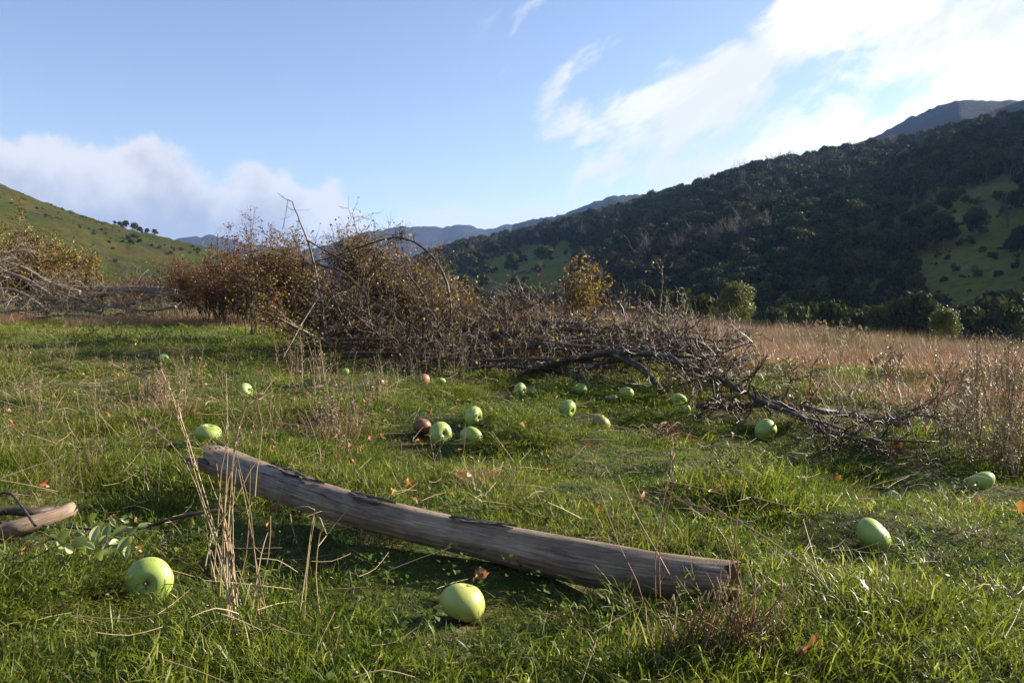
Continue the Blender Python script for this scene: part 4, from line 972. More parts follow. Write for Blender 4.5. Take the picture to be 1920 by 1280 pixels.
# the central tree, its crown spread in all directions
f4 = Felled('felled_tree', 'big felled apple tree in mid-pile with limbs fanning up to the arch', 'felled tree', P(830, 680, 6.2) * [1, 1, 0], 105)
kw = dict(nb=17, Lb=.65, nt=9, Lt=.28, ntt=3, leaf=.11)
f4.limb(PL((830, 665, 6.2), (770, 610, 6.4), (700, 565, 6.6), (640, 510, 6.8), (560, 490, 7.0)), .017, .006, **{**kw, 'up': .12})
f4.limb(PL((835, 650, 6.3), (845, 580, 6.3), (830, 510, 6.4), (790, 462, 6.5), (745, 446, 6.5), (690, 458, 6.6), (630, 480, 6.6), (590, 490, 6.7)), .012, .005, nb=14, Lb=.26, nt=9, Lt=.2, ntt=3, leaf=.15, up=.1)
f4.limb(PL((830, 655, 6.2), (880, 615, 6.2), (960, 585, 6.3), (1010, 570, 6.4)), .022, .008, **{**kw, 'Lb': .32, 'up': .1})
f4.limb(PL((840, 660, 6.0), (920, 630, 6.0), (1010, 618, 5.8), (1120, 622, 5.7), (1240, 645, 5.6)), .026, .008, **{**kw, 'Lb': .35, 'up': .1})
f4.limb(PL((820, 670, 6.0), (740, 640, 6.0), (660, 620, 5.9), (590, 645, 5.8)), .026, .008, **kw)
f4.limb(PL((790, 640, 6.2), (800, 570, 6.2), (770, 520, 6.2), (750, 490, 6.2)), .014, .005, **{**kw, 'Lb': .28, 'up': .05})
f4.done(.03)
f5 = Felled('felled_tree', 'felled apple tree on the right flank of the pile with limbs lying low', 'felled tree', P(1150, 680, 5.8) * [1, 1, 0], 106)
kw = dict(nb=18, Lb=.32, nt=9, Lt=.2, ntt=3, leaf=.07, up=.02)
f5.limb(PL((1290, 655, 5.6), (1200, 628, 5.9), (1100, 612, 6.2), (1000, 605, 6.4), (900, 595, 6.6)), .022, .030, **kw)
f5.limb(PL((1310, 640, 5.8), (1220, 640, 5.7), (1120, 640, 5.6), (1010, 650, 5.5), (920, 665, 5.4)), .016, .030, **kw)
f5.limb(PL((1240, 660, 5.4), (1180, 650, 5.4), (1080, 655, 5.3), (980, 640, 5.4)), .014, .026, **kw)
f5.limb(PL((1230, 640, 5.6), (1238, 570, 5.7), (1242, 530, 5.7), (1240, 500, 5.7)), .010, .003, nb=6, Lb=.25, nt=5, Lt=.12, ntt=2, leaf=.1)
f5.limb(PL((1330, 650, 5.2), (1280, 635, 5.4), (1220, 625, 5.6)), .008, .014, nb=14, Lb=.4, nt=8, Lt=.2, ntt=3, leaf=.03)
f5.done(.03)
f6 = Felled('felled_tree', 'felled tree at the pile front left, its tangled twigs resting on grass', 'felled tree', P(760, 700, 5.5) * [1, 1, 0], 107)
kw = dict(nb=16, Lb=.5, nt=8, Lt=.24, ntt=3, leaf=.07, up=.12)
f6.limb(PL((600, 640, 6.0), (680, 660, 5.8), (780, 672, 5.6), (900, 684, 5.4), (1000, 690, 5.2)), .012, .030, **kw)
f6.limb(PL((640, 670, 5.6), (740, 664, 5.7), (850, 650, 5.8), (960, 640, 5.9)), .010, .026, **kw)
f6.limb(PL((720, 690, 5.4), (800, 688, 5.4), (880, 694, 5.3), (960, 700, 5.2)), .010, .018, **kw)
f6.done(.028)
f8 = Felled('felled_tree', 'flat tangle of thin dark limbs spread along the front foot of the pile', 'felled tree', P(950, 700, 5.0) * [1, 1, 0], 109)
for i_, (xa, ya, xb, yb, d_) in enumerate([(640, 662, 900, 690, 5.4), (700, 700, 960, 672, 5.2), (820, 712, 1080, 690, 4.9), (900, 676, 1180, 700, 4.8), (960, 705, 1230, 672, 4.7), (1040, 645, 1320, 690, 4.7), (1100, 690, 1360, 668, 4.5),
                                          (1150, 650, 1340, 690, 4.6), (1180, 655, 1380, 640, 4.9), (600, 640, 800, 660, 5.7)]):
    mx_ = (xa + xb) / 2; f8.limb(PL((xa, ya, d_), (mx_ - 40, (ya + yb) / 2 - 14, d_), (mx_ + 50, (ya + yb) / 2 - 10, d_ - .1), (xb, yb, d_ - .15)), .013, .005, nb=12, Lb=.34, nt=7, Lt=.18, ntt=3, leaf=.04, up=-.08, bp=2, sides=7, spread=.7)
f8.done(.026)
f7 = Felled('leaning_branch', 'tall thin bare branch leaning up out of the left of the pile against the cloud', 'branch', P(600, 620, 5.9) * [1, 1, 0], 108)
f7.limb(PL((610, 640, 5.9), (602, 570, 5.9), (590, 500, 5.9), (576, 450, 5.9), (562, 415, 5.9), (548, 378, 5.9)), .013, .0035, nb=2, Lb=.25, nt=3, Lt=.2, ntt=1, leaf=0, up=.4, bp=0, part='branch', sides=8)
f7.limb(PL((548, 378, 5.9), (535, 373, 5.9), (521, 362, 5.9)), .003, .0016, nb=0, nt=0, Lt=.01, part='branch')
f7.limb(PL((540, 374, 5.9), (536, 400, 5.9), (530, 430, 5.9)), .0025, .0016, nb=2, Lb=.2, nt=2, Lt=.1, ntt=0, leaf=0, part='branch')
f7.limb(PL((575, 450, 5.9), (610, 470, 5.9), (650, 490, 5.9)), .006, .003, nb=3, Lb=.3, nt=3, Lt=.2, ntt=1, leaf=0, part='branch')
f7.limb(PL((598, 555, 5.9), (570, 600, 5.5), (548, 640, 5.2), (530, 672, 5.0)), .007, .003, nb=0, nt=0, Lt=.01, leaf=0, part='branch')
f7.limb(PL((602, 560, 5.9), (650, 580, 5.8), (700, 620, 5.7), (745, 655, 5.6)), .012, .006, nb=5, Lb=.4, nt=5, Lt=.2, leaf=.05, part='branch')
f7.done(.02)
# heaps behind: each a felled tree of its own
def heap(px, top, width, d, seed, label, leaf=.25, leafm='autumn', nl=6, size=.032, tints=None, group=None, dens=1.0, r=.022, base=None):
    gg = np.random.default_rng(seed); c = P(px, 600, d) * [1, 1, 0]; c[2] = h1(c[0], c[1]); zt = P(px, top, d)[2]; W = width / F * d
    fe = Felled('felled_tree', label, 'felled tree', c, seed, group, leafm)
    for i in range(nl):
        u = gg.uniform(-.5, .5); v = gg.uniform(-.35, .35) * min(W, 1.6); z1 = zt * gg.uniform(.55, .98) * (1 - .35 * (2 * u) ** 2)
        a = c + [-W * .30 * np.sign(u) * gg.random(), v * .3, .06 + .25 * gg.random()]; b = c + [u * W * .85, v, z1]; m_ = (a + b) / 2 + gg.normal(size=3) * .12
        fe.limb([a, m_, b], r, r * .3, nb=int(14 * dens), Lb=.42 * (zt ** .5), nt=int(9 * dens), Lt=.26, ntt=3, leaf=leaf, up=.25, bp=2, sides=7)
    fe.done(size, tints); return fe
heap(690, 410, 260, 7.8, 201, 'felled tree with brown and orange leaves at the high point of the pile', .55, nl=14)
heap(560, 455, 220, 9.0, 202, 'brown-leaved felled tree between the high point of the pile and the dark thicket', .6, nl=12)
heap(835, 555, 190, 8.2, 203, 'reddish twiggy felled tree behind the middle of the pile', .45, nl=9)
heap(1000, 605, 240, 8.5, 204, 'low reddish felled tree behind the right of the pile', .40, nl=10)
heap(770, 545, 260, 6.8, 205, 'felled tree with a patch of green and yellow leaves inside the pile', .35, 'gold', nl=6)
heap(1170, 650, 200, 7.6, 206, 'grey twiggy felled tree left of the dry field edge', .12, nl=5)
heap(650, 570, 200, 7.2, 207, 'felled tree with yellow-green leaves under the tall leaning branch', .6, 'gold', nl=5)
heap(930, 622, 260, 6.4, 208, 'felled tree of pale crooked branches in the thick of the pile', .12, nl=6, r=.028)
heap(1060, 640, 260, 6.2, 209, 'felled tree of matted grey twigs on the right of the pile', .08, nl=6, r=.026)

# leafy shrub tips at the top, and the orange shrub
def upright(px, top, width, d, seed, name, label, n=14, leaf=.5, leafm='autumn', size=.03, tints=None, r=.009, group=None, nb=7, Lb=.35, fan=.5, cat='shrub', base_w=.3, nt=5, Lt=.16, ntt=2):
    gg = np.random.default_rng(seed); c = P(px, 600, d) * [1, 1, 0]; c[2] = h1(c[0], c[1]); zt = P(px, top, d)[2] - c[2]; W = width / F * d
    fe = Felled(name, label, cat, c, seed, group, leafm)
    for i in range(n):
        a = gg.random() * 6.28; q = sqrt(gg.random()); b0 = c + [cos(a) * W * .5 * base_w, sin(a) * W * .4 * base_w, 0]; hh = zt * gg.uniform(.55, 1) * (1 - .35 * q * q)
        b1 = c + [cos(a) * W * .5 * q, sin(a) * W * .5 * q, hh]; m_ = (b0 * .5 + b1 * .5) + gg.normal(size=3) * .05 * zt + [0, 0, .05 * zt]
        fe.limb([b0, m_, b1], r, r * .25, nb=nb, Lb=Lb, nt=nt, Lt=Lt, ntt=ntt, leaf=leaf, up=.5, part='stem', bp=0, sides=5, start=.3)
    fe.done(size, tints); return fe
upright(1098, 484, 80, 8.2, 301, 'autumn_shrub', 'upright orange and yellow-leaved shrub standing at the right back of the pile', n=15, leaf=.62, leafm='orange', size=.034, tints=(.38, .25))
upright(478, 375, 120, 10.5, 302, 'autumn_shrub', 'tall thin shrub with a few scattered leaves against the left cloud', n=9, leaf=.35, size=.03, tints=(.15, .15), Lb=.3, nt=3)
upright(735, 425, 60, 8.0, 303, 'autumn_shrub', 'thin twig tips with red leaves standing above the high point of the pile', n=4, leaf=.35, size=.035, tints=(.3, .2), Lb=.25, nt=3)
# the dark thicket at the left of the middle
for i, (px, top, w, d) in enumerate([(395, 462, 120, 17), (450, 440, 130, 16), (500, 432, 130, 15.5), (548, 446, 110, 14.5), (360, 490, 90, 18), (430, 500, 130, 14.8), (505, 495, 130, 14)]):
    upright(px, top, w, d, 320 + i, 'thicket_shrub', 'brown-leaved shrub of the dark dense thicket between the pale branches and the brush pile', n=17, leaf=.75, size=.045, tints=(.22, .2), r=.014, nb=10, Lb=.6, base_w=.7, nt=6, Lt=.25, group='shrubs of the dark thicket')
# left edge: leafy shrub, reddish scrub, pale branches
upright(20, 405, 190, 19, 340, 'yellow_leaved_shrub', 'large yellow and green leaved shrub at the left edge behind the pale branches', n=24, leaf=1.1, leafm='gold', size=.075, tints=(.5, .28), r=.016, nb=10, Lb=.7, base_w=.6, Lt=.35)
upright(105, 440, 130, 19.5, 341, 'yellow_leaved_shrub', 'smaller yellow and green leaved shrub right of the large one at the left edge', n=20, leaf=1.1, leafm='gold', size=.07, tints=(.5, .28), r=.016, nb=10, Lb=.6, base_w=.6, Lt=.35)
upright(50, 372, 130, 19, 347, 'yellow_leaved_shrub', 'sparse russet shoots rising above the yellow-leaved shrub at the left edge', n=8, leaf=.5, leafm='autumn', size=.06, tints=(.45, .2), r=.012, nb=6, Lb=.5, base_w=.6)
for i, (px, top, w, d) in enumerate([(195, 500, 110, 21), (260, 515, 110, 20), (320, 480, 110, 20), (150, 520, 90, 20)]):
    upright(px, top, w, d, 342 + i, 'reddish_shrub', 'low reddish-brown twiggy shrub behind the pale branches on the left', n=12, leaf=.4, size=.045, tints=(.35, .15), r=.012, nb=10, Lb=.6, base_w=.8, Lt=.28, group='reddish shrubs behind the pale branches')
def pale_tree(label, limbs, seed, base, bark='pale_bark', nb=12, Lb=.9, lf=.03):
    fe = Felled('felled_tree', label, 'felled tree', base, seed, None, 'autumn', bark, twig='pale_bark')
    for pts, a, b in limbs: fe.limb(PL(*pts), a, b, nb=nb, Lb=Lb, nt=6, Lt=.4, ntt=2, leaf=lf, up=.1, bp=4, sides=8)
    fe.tw and fe.done(.05, (.3, .2))
pale_tree('felled tree of pale sunlit branches, the curved one nearest on the left', [(((165, 556, 16.5), (200, 552, 16.4), (240, 545, 16.4), (290, 548, 16.4), (355, 558, 16.4)), .05, .02),
     (((105, 545, 16.3), (150, 562, 16.2), (190, 572, 16.2), (240, 570, 16.2), (290, 552, 16.4)), .02, .045), (((190, 600, 16), (240, 585, 16), (300, 595, 16)), .03, .012)], 401, P(230, 590, 16.3) * [1, 1, 0])
pale_tree('felled tree with thick grey trunk lying behind the pale curved branch', [(((60, 530, 17.5), (130, 540, 17.4), (200, 542, 17.4), (280, 542, 17.4), (330, 548, 17.3)), .05, .07), (((0, 488, 17), (50, 505, 17), (95, 532, 17), (150, 548, 17)), .03, .05)], 402, P(150, 590, 17.4) * [1, 1, 0])
pale_tree('felled tree of pale branches fanned out at the left edge', [(((-40, 500, 16.5), (10, 510, 16.4), (50, 525, 16.3), (90, 550, 16.2)), .02, .045), (((-60, 560, 16.3), (20, 565, 16.2), (100, 560, 16.2), (170, 566, 16.3)), .03, .05),
     (((-50, 590, 16), (40, 582, 16), (120, 576, 16), (190, 585, 16)), .02, .04), (((0, 480, 17), (25, 472, 17), (50, 470, 17)), .02, .012), (((-40, 540, 16), (30, 545, 16), (80, 575, 16)), .03, .03)], 403, P(30, 600, 16.2) * [1, 1, 0])
pale_tree('felled tree of small grey branches lying at the foot of the left pile', [(((60, 598, 15.6), (120, 590, 15.6), (180, 594, 15.6), (230, 604, 15.5)), .02, .03), (((150, 570, 16), (210, 575, 16), (280, 582, 16), (330, 575, 16)), .02, .03), (((-30, 605, 15.5), (40, 600, 15.6), (90, 606, 15.5)), .02, .03)], 404, P(130, 604, 15.6) * [1, 1, 0], nb=14, Lb=.7)
for px, top, d in [(408, 438, 15.5), (191, 508, 16.5), (986 / 3 + 0, 465, 17)]:
    b = P(px + 4, 600, d); fe = Felled('bare_shoot', {408: 'thin straight bare shoot standing left of the thin-leaved shrub', 191: 'short bare shoot standing above the pale branches'}.get(px, 'thin bare shoot between the pale branches and the thicket'), 'branch', b * [1, 1, 0], int(px), None)
    fe.limb([b * [1, 1, 0], P(px + 2, (600 + top) / 2, d), P(px, top, d)], .018, .006, nb=2, Lb=.2, nt=2, Lt=.1, leaf=.1, part='stem'); fe.done(.03)

# ------------------------------------------------------------------ tall dry stalks, weeds
def stalk(mb, p, r0, r1, g, head=0.0, tint=None, sides=4):
    p = smooth_path(p, .04); tube(mb, p, np.linspace(r0, r1, len(p)), sides, tint=g.random() if tint is None else tint)
    if head:
        n = int(head * 420); d = p[-1] - p[-3]; d /= np.linalg.norm(d)
        for _ in range(n):
            q = p[int((len(p) - 1) * (1 - g.random() ** 1.5 * .32))] + g.normal(size=3) * .0015; e = d * .012 + g.normal(size=3) * .0035
            tube(mb, [q, q + e * .5, q + e], np.array([.0006, .0013, .0002]), 3, tint=.4 + .6 * g.random())
def clump(label, stalks, seed, m='straw', r=(.0010, .0005), cat='grass clump', name='dry_grass_clump', group=None):
    g = np.random.default_rng(seed); b = np.array(P(*stalks[0][0])); org = np.array([b[0], b[1], 0]); root = empty(name, org); tag(root, label, cat, group)
    for st in stalks:
        head = 0
        if isinstance(st[-1], float): head = st[-1]; st = st[:-1]
        mb = MB(); stalk(mb, PL(*st), r[0] * g.uniform(.7, 1.25), r[1], g, head); link('stalk', mb.mesh('stalk', origin=org), M[m], root)
S_ = []
g1 = np.random.default_rng(12)
hand = [((455, 1250, 1.12), (430, 1120, 1.16), (405, 1000, 1.18), (370, 880, 1.2), (335, 770, 1.22), (302, 692, 1.24), .10), ((440, 1200, 1.14), (415, 1040, 1.17), (378, 930, 1.2), (350, 830, 1.2), (325, 750, 1.22), .06),
        ((450, 1230, 1.14), (420, 1080, 1.16), (385, 960, 1.18), (345, 860, 1.2), (295, 810, 1.22), (250, 771, 1.25), .05), ((330, 745, 1.22), (300, 710, 1.22), (280, 698, 1.23), (254, 704, 1.24), .05),
        ((430, 1180, 1.16), (425, 1050, 1.18), (432, 930, 1.2), (440, 830, 1.2), (462, 760, 1.2), (505, 735, 1.2), .05), ((440, 1200, 1.16), (422, 1080, 1.18), (421, 960, 1.2), (427, 850, 1.2), (424, 700, 1.2), .02),
        ((425, 1160, 1.2), (428, 1000, 1.2), (436, 880, 1.2), (448, 800, 1.2), (470, 745, 1.2), .03), ((490, 1150, 1.18), (478, 1050, 1.2), (470, 960, 1.2), (450, 880, 1.2), (440, 830, 1.2)),
        ((500, 1280, 1.1), (490, 1170, 1.14), (478, 1040, 1.2), (462, 950, 1.2), (447, 880, 1.22)), ((412, 1120, 1.2), (418, 1000, 1.2), (428, 900, 1.22), (445, 860, 1.22)),
        ((400, 1080, 1.2), (410, 960, 1.2), (415, 880, 1.2), (430, 820, 1.2)), ((478, 930, 1.3), (482, 880, 1.3), (488, 840, 1.3), (492, 800, 1.3)), ((385, 1060, 1.2), (400, 1000, 1.2), (440, 940, 1.2), (470, 880, 1.2), (488, 860, 1.2)),
        ((445, 1120, 1.2), (430, 1000, 1.2), (405, 930, 1.2), (390, 890, 1.2))]
for i in range(13):
    bx = g1.normal(428, 22); tx = bx + g1.normal(-5, 45); ty = g1.uniform(840, 1010); hand.append(((bx + 6, g1.uniform(1120, 1200), 1.16), ((bx + tx) / 2 + g1.normal() * 8, 1040, 1.18), (tx, ty, 1.2)))
clump('tall clump of pale dry grass stalks in front of the broken log end', hand, 1)
clump('thin dry stalks bent at the tip just below the left part of the log', [((540 + 30, 1180, 1.16), (575, 1080, 1.18), (585, 1000, 1.2), (590, 955, 1.2), (560, 950, 1.2), (535, 962, 1.2)), ((600, 1150, 1.2), (592, 1080, 1.2), (600, 1000, 1.2), (618, 985, 1.2)),
       ((560, 1160, 1.2), (575, 1060, 1.2), (590, 960, 1.2), (612, 1000, 1.2)), ((520, 1250, 1.12), (500, 1150, 1.15), (480, 1050, 1.2))], 2)
right_st = [((1322, 1150, 1.22), (1300, 1080, 1.23), (1285, 1010, 1.25), (1258, 975, 1.25)), ((1290, 1140, 1.22), (1235, 1040, 1.25), (1190, 960, 1.25), (1160, 890, 1.26)), ((1220, 1180, 1.18), (1195, 1090, 1.22), (1160, 1020, 1.24), (1122, 912, 1.26)),
            ((1232, 1160, 1.2), (1228, 1060, 1.2), (1240, 960, 1.2), (1255, 890, 1.22), (1262, 830, 1.24), .03), ((1240, 1160, 1.2), (1236, 1050, 1.2), (1248, 970, 1.2), (1270, 880, 1.2)), ((1355, 1160, 1.2), (1370, 1060, 1.2), (1385, 960, 1.2), (1395, 900, 1.2)),
            ((1380, 1150, 1.2), (1384, 1060, 1.2), (1376, 1000, 1.2), (1355, 900, 1.2)), ((1345, 1150, 1.2), (1350, 1100, 1.2), (1352, 1040, 1.2)), ((1365, 1120, 1.2), (1400, 1030, 1.2), (1430, 960, 1.2)), ((1392, 1110, 1.2), (1360, 1010, 1.2), (1330, 985, 1.2), (1300, 1020, 1.2))]
clump('loose thin brown dry stalks in front of the right end of the log', right_st, 3, 'rust_straw', (.0010, .0005))
clump('long pale seed stalk slanting down from the middle to the right foreground', [((1640, 1230, 1.1), (1600, 1160, 1.14), (1540, 1090, 1.18), (1470, 1030, 1.22), (1390, 980, 1.26), (1330, 955, 1.3), (1268, 936, 1.34), .16)], 4, 'straw', (.0012, .0008))
g2 = np.random.default_rng(31); rs = []
for i in range(130):
    bx = g2.normal(1335, 60); by = g2.uniform(1180, 1290); a = g2.normal(.12, .5); L = g2.uniform(40, 150); rs.append(((bx, by, 1.0 + (1290 - by) * .0012), (bx + sin(a) * L * .5 + g2.normal() * 5, by - cos(a) * L * .5, 1.03), (bx + sin(a) * L + g2.normal() * 10, by - cos(a) * L * .95, 1.05)))
clump('fox-red dry grass tuft at the bottom of the picture right of centre', rs, 5, 'rust_straw', (.0013, .0006))
rs = []
for i in range(60):
    a = g2.random() * 6.28; L = g2.uniform(15, 45); cx = 1250 + g2.normal() * 16; cy = 812 + g2.normal() * 8; rs.append(((cx, cy, 2.85), (cx + cos(a) * L * .5, cy + sin(a) * L * .2 - 8, 2.83), (cx + cos(a) * L, cy + sin(a) * L * .4, 2.8)))
clump('matted nest-like patch of brown straw right of the dull yellowish apple', rs, 6, 'rust_straw', (.0014, .0008))

def weed_parts(seed, h, n, spread, side=5):
    g = np.random.default_rng(seed); out = []
    for i in range(n):
        mb = MB(); a = g.random() * 6.28; b = np.array([cos(a), sin(a), 0]) * spread * g.random() ** .5; L = h * g.uniform(.5, 1); t = b + np.array([g.normal() * .13 * L, g.normal() * .13 * L, L]); p = smooth_path([b, (b + t) / 2 + g.normal(size=3) * .03 * L, t], L / 8); tube(mb, p, np.linspace(.0022, .0009, len(p)), 4, tint=g.random())
        m = g.poisson(side)
        for j in range(m):
            k = int(len(p) * g.uniform(.3, 1)); k = min(k, len(p) - 1); d = rand_unit(1, g)[0]; d[2] = abs(d[2]) + .6; w = wander(g, p[k], d, L * g.uniform(.06, .22), .2, 3, floor=False); tube(mb, w, .0008, 3, tint=g.random())
            leaves(mb, w[1:] + g.normal(size=(3, 3)) * .004, .011, g, g.random(3), aspect=.6)
        out.append(mb.mesh('weed_stem'))
    for o in out: o.materials.append(M['weed'])
    return out
WP = [weed_parts(1, .44, 12, .10), weed_parts(2, .36, 10, .10), weed_parts(3, .24, 16, .10, 14), weed_parts(4, .30, 11, .12)]
def weed(px, py, k, s, label, group=None, name='dead_weed'):
    p = hit(px, py); o = empty(name, p, random.random() * 6); o.scale = (s,) * 3; tag(o, label, 'weed', group)
    for me in WP[k]: c = bpy.data.objects.new('stem', me); COL.objects.link(c); c.parent = o
for px, py, k, s in [(1800, 850, 0, .75), (1855, 830, 0, .8), (1905, 870, 1, .8), (1830, 790, 0, .85), (1890, 790, 0, .95), (1930, 850, 0, .85), (1860, 875, 1, .65), (1770, 835, 3, .55), (1880, 750, 0, 1.0), (1790, 760, 1, .9)]:
    weed(px, py, k, s, 'tall thin dead weed in the brown stand at the right edge', 'dead weeds in the stand at the right edge')
weed(620, 835, 2, .85, 'dark bushy dead weed tuft standing behind the log, left of centre'); weed(655, 815, 3, .6, 'dead weed right behind the dark bushy tuft left of centre')
weed(1540, 720, 3, .9, 'dead weed in the grass above the dark pole, right of its upright twig'); weed(1660, 740, 2, 1.2, 'short bushy dead weed above the right end of the dark pole')
weed(1600, 700, 3, 1.0, 'dead weed at the near edge of the dry field'); weed(1890, 900, 2, .9, 'low dead weed above the half-sunk apple at the right edge')
for px, py, k, s in [(60, 760, 3, .6), (120, 700, 3, .7), (30, 690, 3, .7), (200, 790, 3, .5), (170, 880, 3, .35), (300, 770, 2, .7), (240, 720, 3, .6), (340, 745, 3, .8), (540, 700, 3, .8), (590, 720, 3, .9), (700, 760, 3, .6), (20, 850, 3, .4)]:
    weed(px, py, k, s, 'small thin dead weed scattered in the left meadow', 'small dead weeds in the left meadow')

# ------------------------------------------------------------------ grass and other ground cover
def tuft(seed, nb, rad, h, w, lean, droop, tint=(0, 1), seg=3, pw=1.0):
    g = np.random.default_rng(seed); a = g.random(nb) * 2 * pi; q = rad * np.sqrt(g.random(nb)); bx, by = np.cos(a) * q, np.sin(a) * q
    L = g.uniform(h[0], h[1], nb) ** 1.0; la = a + g.normal(size=nb) * 1.0; tl = np.abs(g.normal(size=nb)) * lean + lean * .3; dr = droop * g.uniform(.3, 1.6, nb)
    W = w * g.uniform(.6, 1.3, nb); fa = g.random(nb) * 2 * pi; sx, sy = np.cos(fa), np.sin(fa)
    rows = []
    x, y, z = bx.copy(), by.copy(), np.full(nb, -.012)
    ang = tl.copy()
    for i in range(seg + 1):
        ww = W * (1 - (i / seg) ** 1.5) * .5
        if i < seg: rows.append(np.stack([x - sx * ww, y - sy * ww, z], -1)); rows.append(np.stack([x + sx * ww, y + sy * ww, z], -1))
        else: rows.append(np.stack([x, y, z], -1))
        st = L / seg; x = x + np.sin(ang) * np.cos(la) * st; y = y + np.sin(ang) * np.sin(la) * st; z = z + np.cos(ang) * st; ang = ang + dr / seg
    V = np.stack(rows, 1); k = V.shape[1]; F_ = []
    for i in range(seg - 1): F_ += [[2 * i, 2 * i + 1, 2 * i + 3], [2 * i, 2 * i + 3, 2 * i + 2]]
    F_ += [[2 * seg - 2, 2 * seg - 1, 2 * seg]]
    f = (np.array(F_)[None] + (np.arange(nb) * k)[:, None, None]).reshape(-1, 3); t = tint[0] + (tint[1] - tint[0]) * g.random(nb) ** pw
    mb = MB(); mb.add(V.reshape(-1, 3), f, np.repeat(t, k)); return mb.mesh('tuft_%d' % seed, True)
def setm(ms, m):
    for x in ms: x.materials.append(M[m])
    return ms
GT = setm([tuft(100 + i, 100, .060, (.010, .033), .0017, .80, 1.7, pw=1.7) for i in range(6)], 'grass')
GTL = setm([tuft(120 + i, 60, .045, (.022, .055), .0019, .40, 1.2, pw=1.7) for i in range(3)], 'grass')
GF = setm([tuft(140 + i, 90, .16, (.022, .062), .0055, .65, 1.3, pw=1.5) for i in range(4)], 'grass')
DT_ = setm([tuft(160 + i, 26, .08, (.025, .08), .0012, .9, 1.6, seg=6) for i in range(2)], 'straw') + setm([tuft(163 + i, 30, .08, (.025, .075), .0012, .8, 1.6, seg=6) for i in range(2)], 'rust_straw')
PT = setm([tuft(180 + i, 46, .20, (.16, .42), .0038, .16, .5) for i in range(4)], 'pink_straw')
PH = setm([tuft(190 + i, 40, .16, (.08, .22), .0045, .35, .9) for i in range(3)], 'rust_straw')
def herb(seed):
    g = np.random.default_rng(seed); mb = MB(); n = 16; a = g.random(n) * 6.28; r = .045 * np.sqrt(g.random(n)); leaves(mb, np.column_stack([np.cos(a) * r, np.sin(a) * r, g.uniform(.0, .035, n)]), g.uniform(.006, .012, n), g, flat=.6, aspect=.8); return mb.mesh('herb_%d' % seed)
HB = setm([herb(i) for i in range(4)], 'herb')
def straws(seed):
    g = np.random.default_rng(seed); mb = MB()
    for i in range(4):
        a = g.random() * 6.28; L = g.uniform(.03, .10); b = np.array([g.normal() * .04, g.normal() * .04, g.uniform(.012, .05)]); d = np.array([cos(a), sin(a), g.normal() * .25]); q = smooth_path([b, b + d * L * .5 + [0, 0, g.normal() * .005], b + d * L], L / 4); tube(mb, q, np.linspace(.0007, .0004, len(q)), 3, tint=g.random())
    return mb.mesh('straws_%d' % seed)
SM = setm([straws(i) for i in range(6)], 'straw')
def one_leaf(seed, L=.03):
    g = np.random.default_rng(seed); mb = MB(); V = []; cu = g.uniform(-.9, .9)
    for q in range(6):
        t = q / 5; w = L * .55 * sin(pi * min(.97, t * .93 + .04)) ** .7
        for e in (-1, -.4, .4, 1): V.append((L * (t - .5) + g.normal() * .001, w * e * .5 * (1 + .25 * g.normal()), abs(e) * w * .5 + cu * L * 1.5 * (t - .5) ** 2 + g.normal() * .0014))
    F_ = []
    for q in range(5):
        for e in range(3): a_ = q * 4 + e; F_ += [[a_, a_ + 1, a_ + 5], [a_, a_ + 5, a_ + 4]]
    mb.add(V, F_, g.random()); return mb.mesh('leaf_%d' % seed)
LM = setm([one_leaf(i) for i in range(6)], 'litter')
def seed_heads(seed):
    g = np.random.default_rng(seed); mb = MB()
    for i in range(9):
        b = np.array([g.normal() * .12, g.normal() * .12, 0]); t = b + [g.normal() * .05, g.normal() * .05, g.uniform(.2, .36)]; tube(mb, [b, t], np.array([.0018, .0012]), 3, tint=.2); leaves(mb, t + g.normal(size=(10, 3)) * .009, .015, g, .6 + .4 * g.random(10), aspect=.7)
    return mb.mesh('heads_%d' % seed)
SH = setm([seed_heads(i) for i in range(3)], 'pink_straw')

def pts(n, r0, r1, az0=-50, az1=50, power=1.0, seed=0):
    g = np.random.default_rng(seed); u = g.random(n); r = np.sqrt(r0 ** 2 + u ** power * (r1 ** 2 - r0 ** 2)); a = np.radians(g.uniform(az0, az1, n)); return r * np.sin(a), r * np.cos(a), g
def clear(x, y, pad=0.0):
    k = np.ones(len(x), bool)
    for ax, ay, ar in AP_XY: k &= (x - ax) ** 2 + (y - ay) ** 2 > (ar * .8 + pad) ** 2
    for ax, ay, ar in LOG_C: k &= (x - ax) ** 2 + (y - ay) ** 2 > (ar * .75 + pad) ** 2
    return k
def front(x, y):
    """lower the grass right in front of apples so that they stay in view"""
    k = np.ones(len(x))
    for ax, ay, ar in AP_XY:
        q = np.hypot(x - ax, y - ay); k = np.minimum(k, .34 + .66 * ss(q, ar * 2.5, ar * 9))
    for ax, ay, ar in LOG_C:
        d = np.hypot(ax, ay); ux, uy = ax / d, ay / d; f = (ax - x) * ux + (ay - y) * uy; s = abs((x - ax) * uy - (y - ay) * ux)
        k = np.where((f > -ar) & (f < ar * 5.0) & (s < .05), np.minimum(k, .28), k)
    return k
def place(name, meshes, x, y, g, size, tilt=.25, zs=None, lift=0.0, first=0):
    n = len(x); z = H(x, y) + lift; t = np.column_stack([g.normal(size=n) * tilt, g.normal(size=n) * tilt, g.random(n) * 6.283])
    s = np.column_stack([size, size, size * (1 if zs is None else zs)]); return scatter(name, meshes, np.column_stack([x, y, z]), g.integers(0, len(meshes), n), t, s)
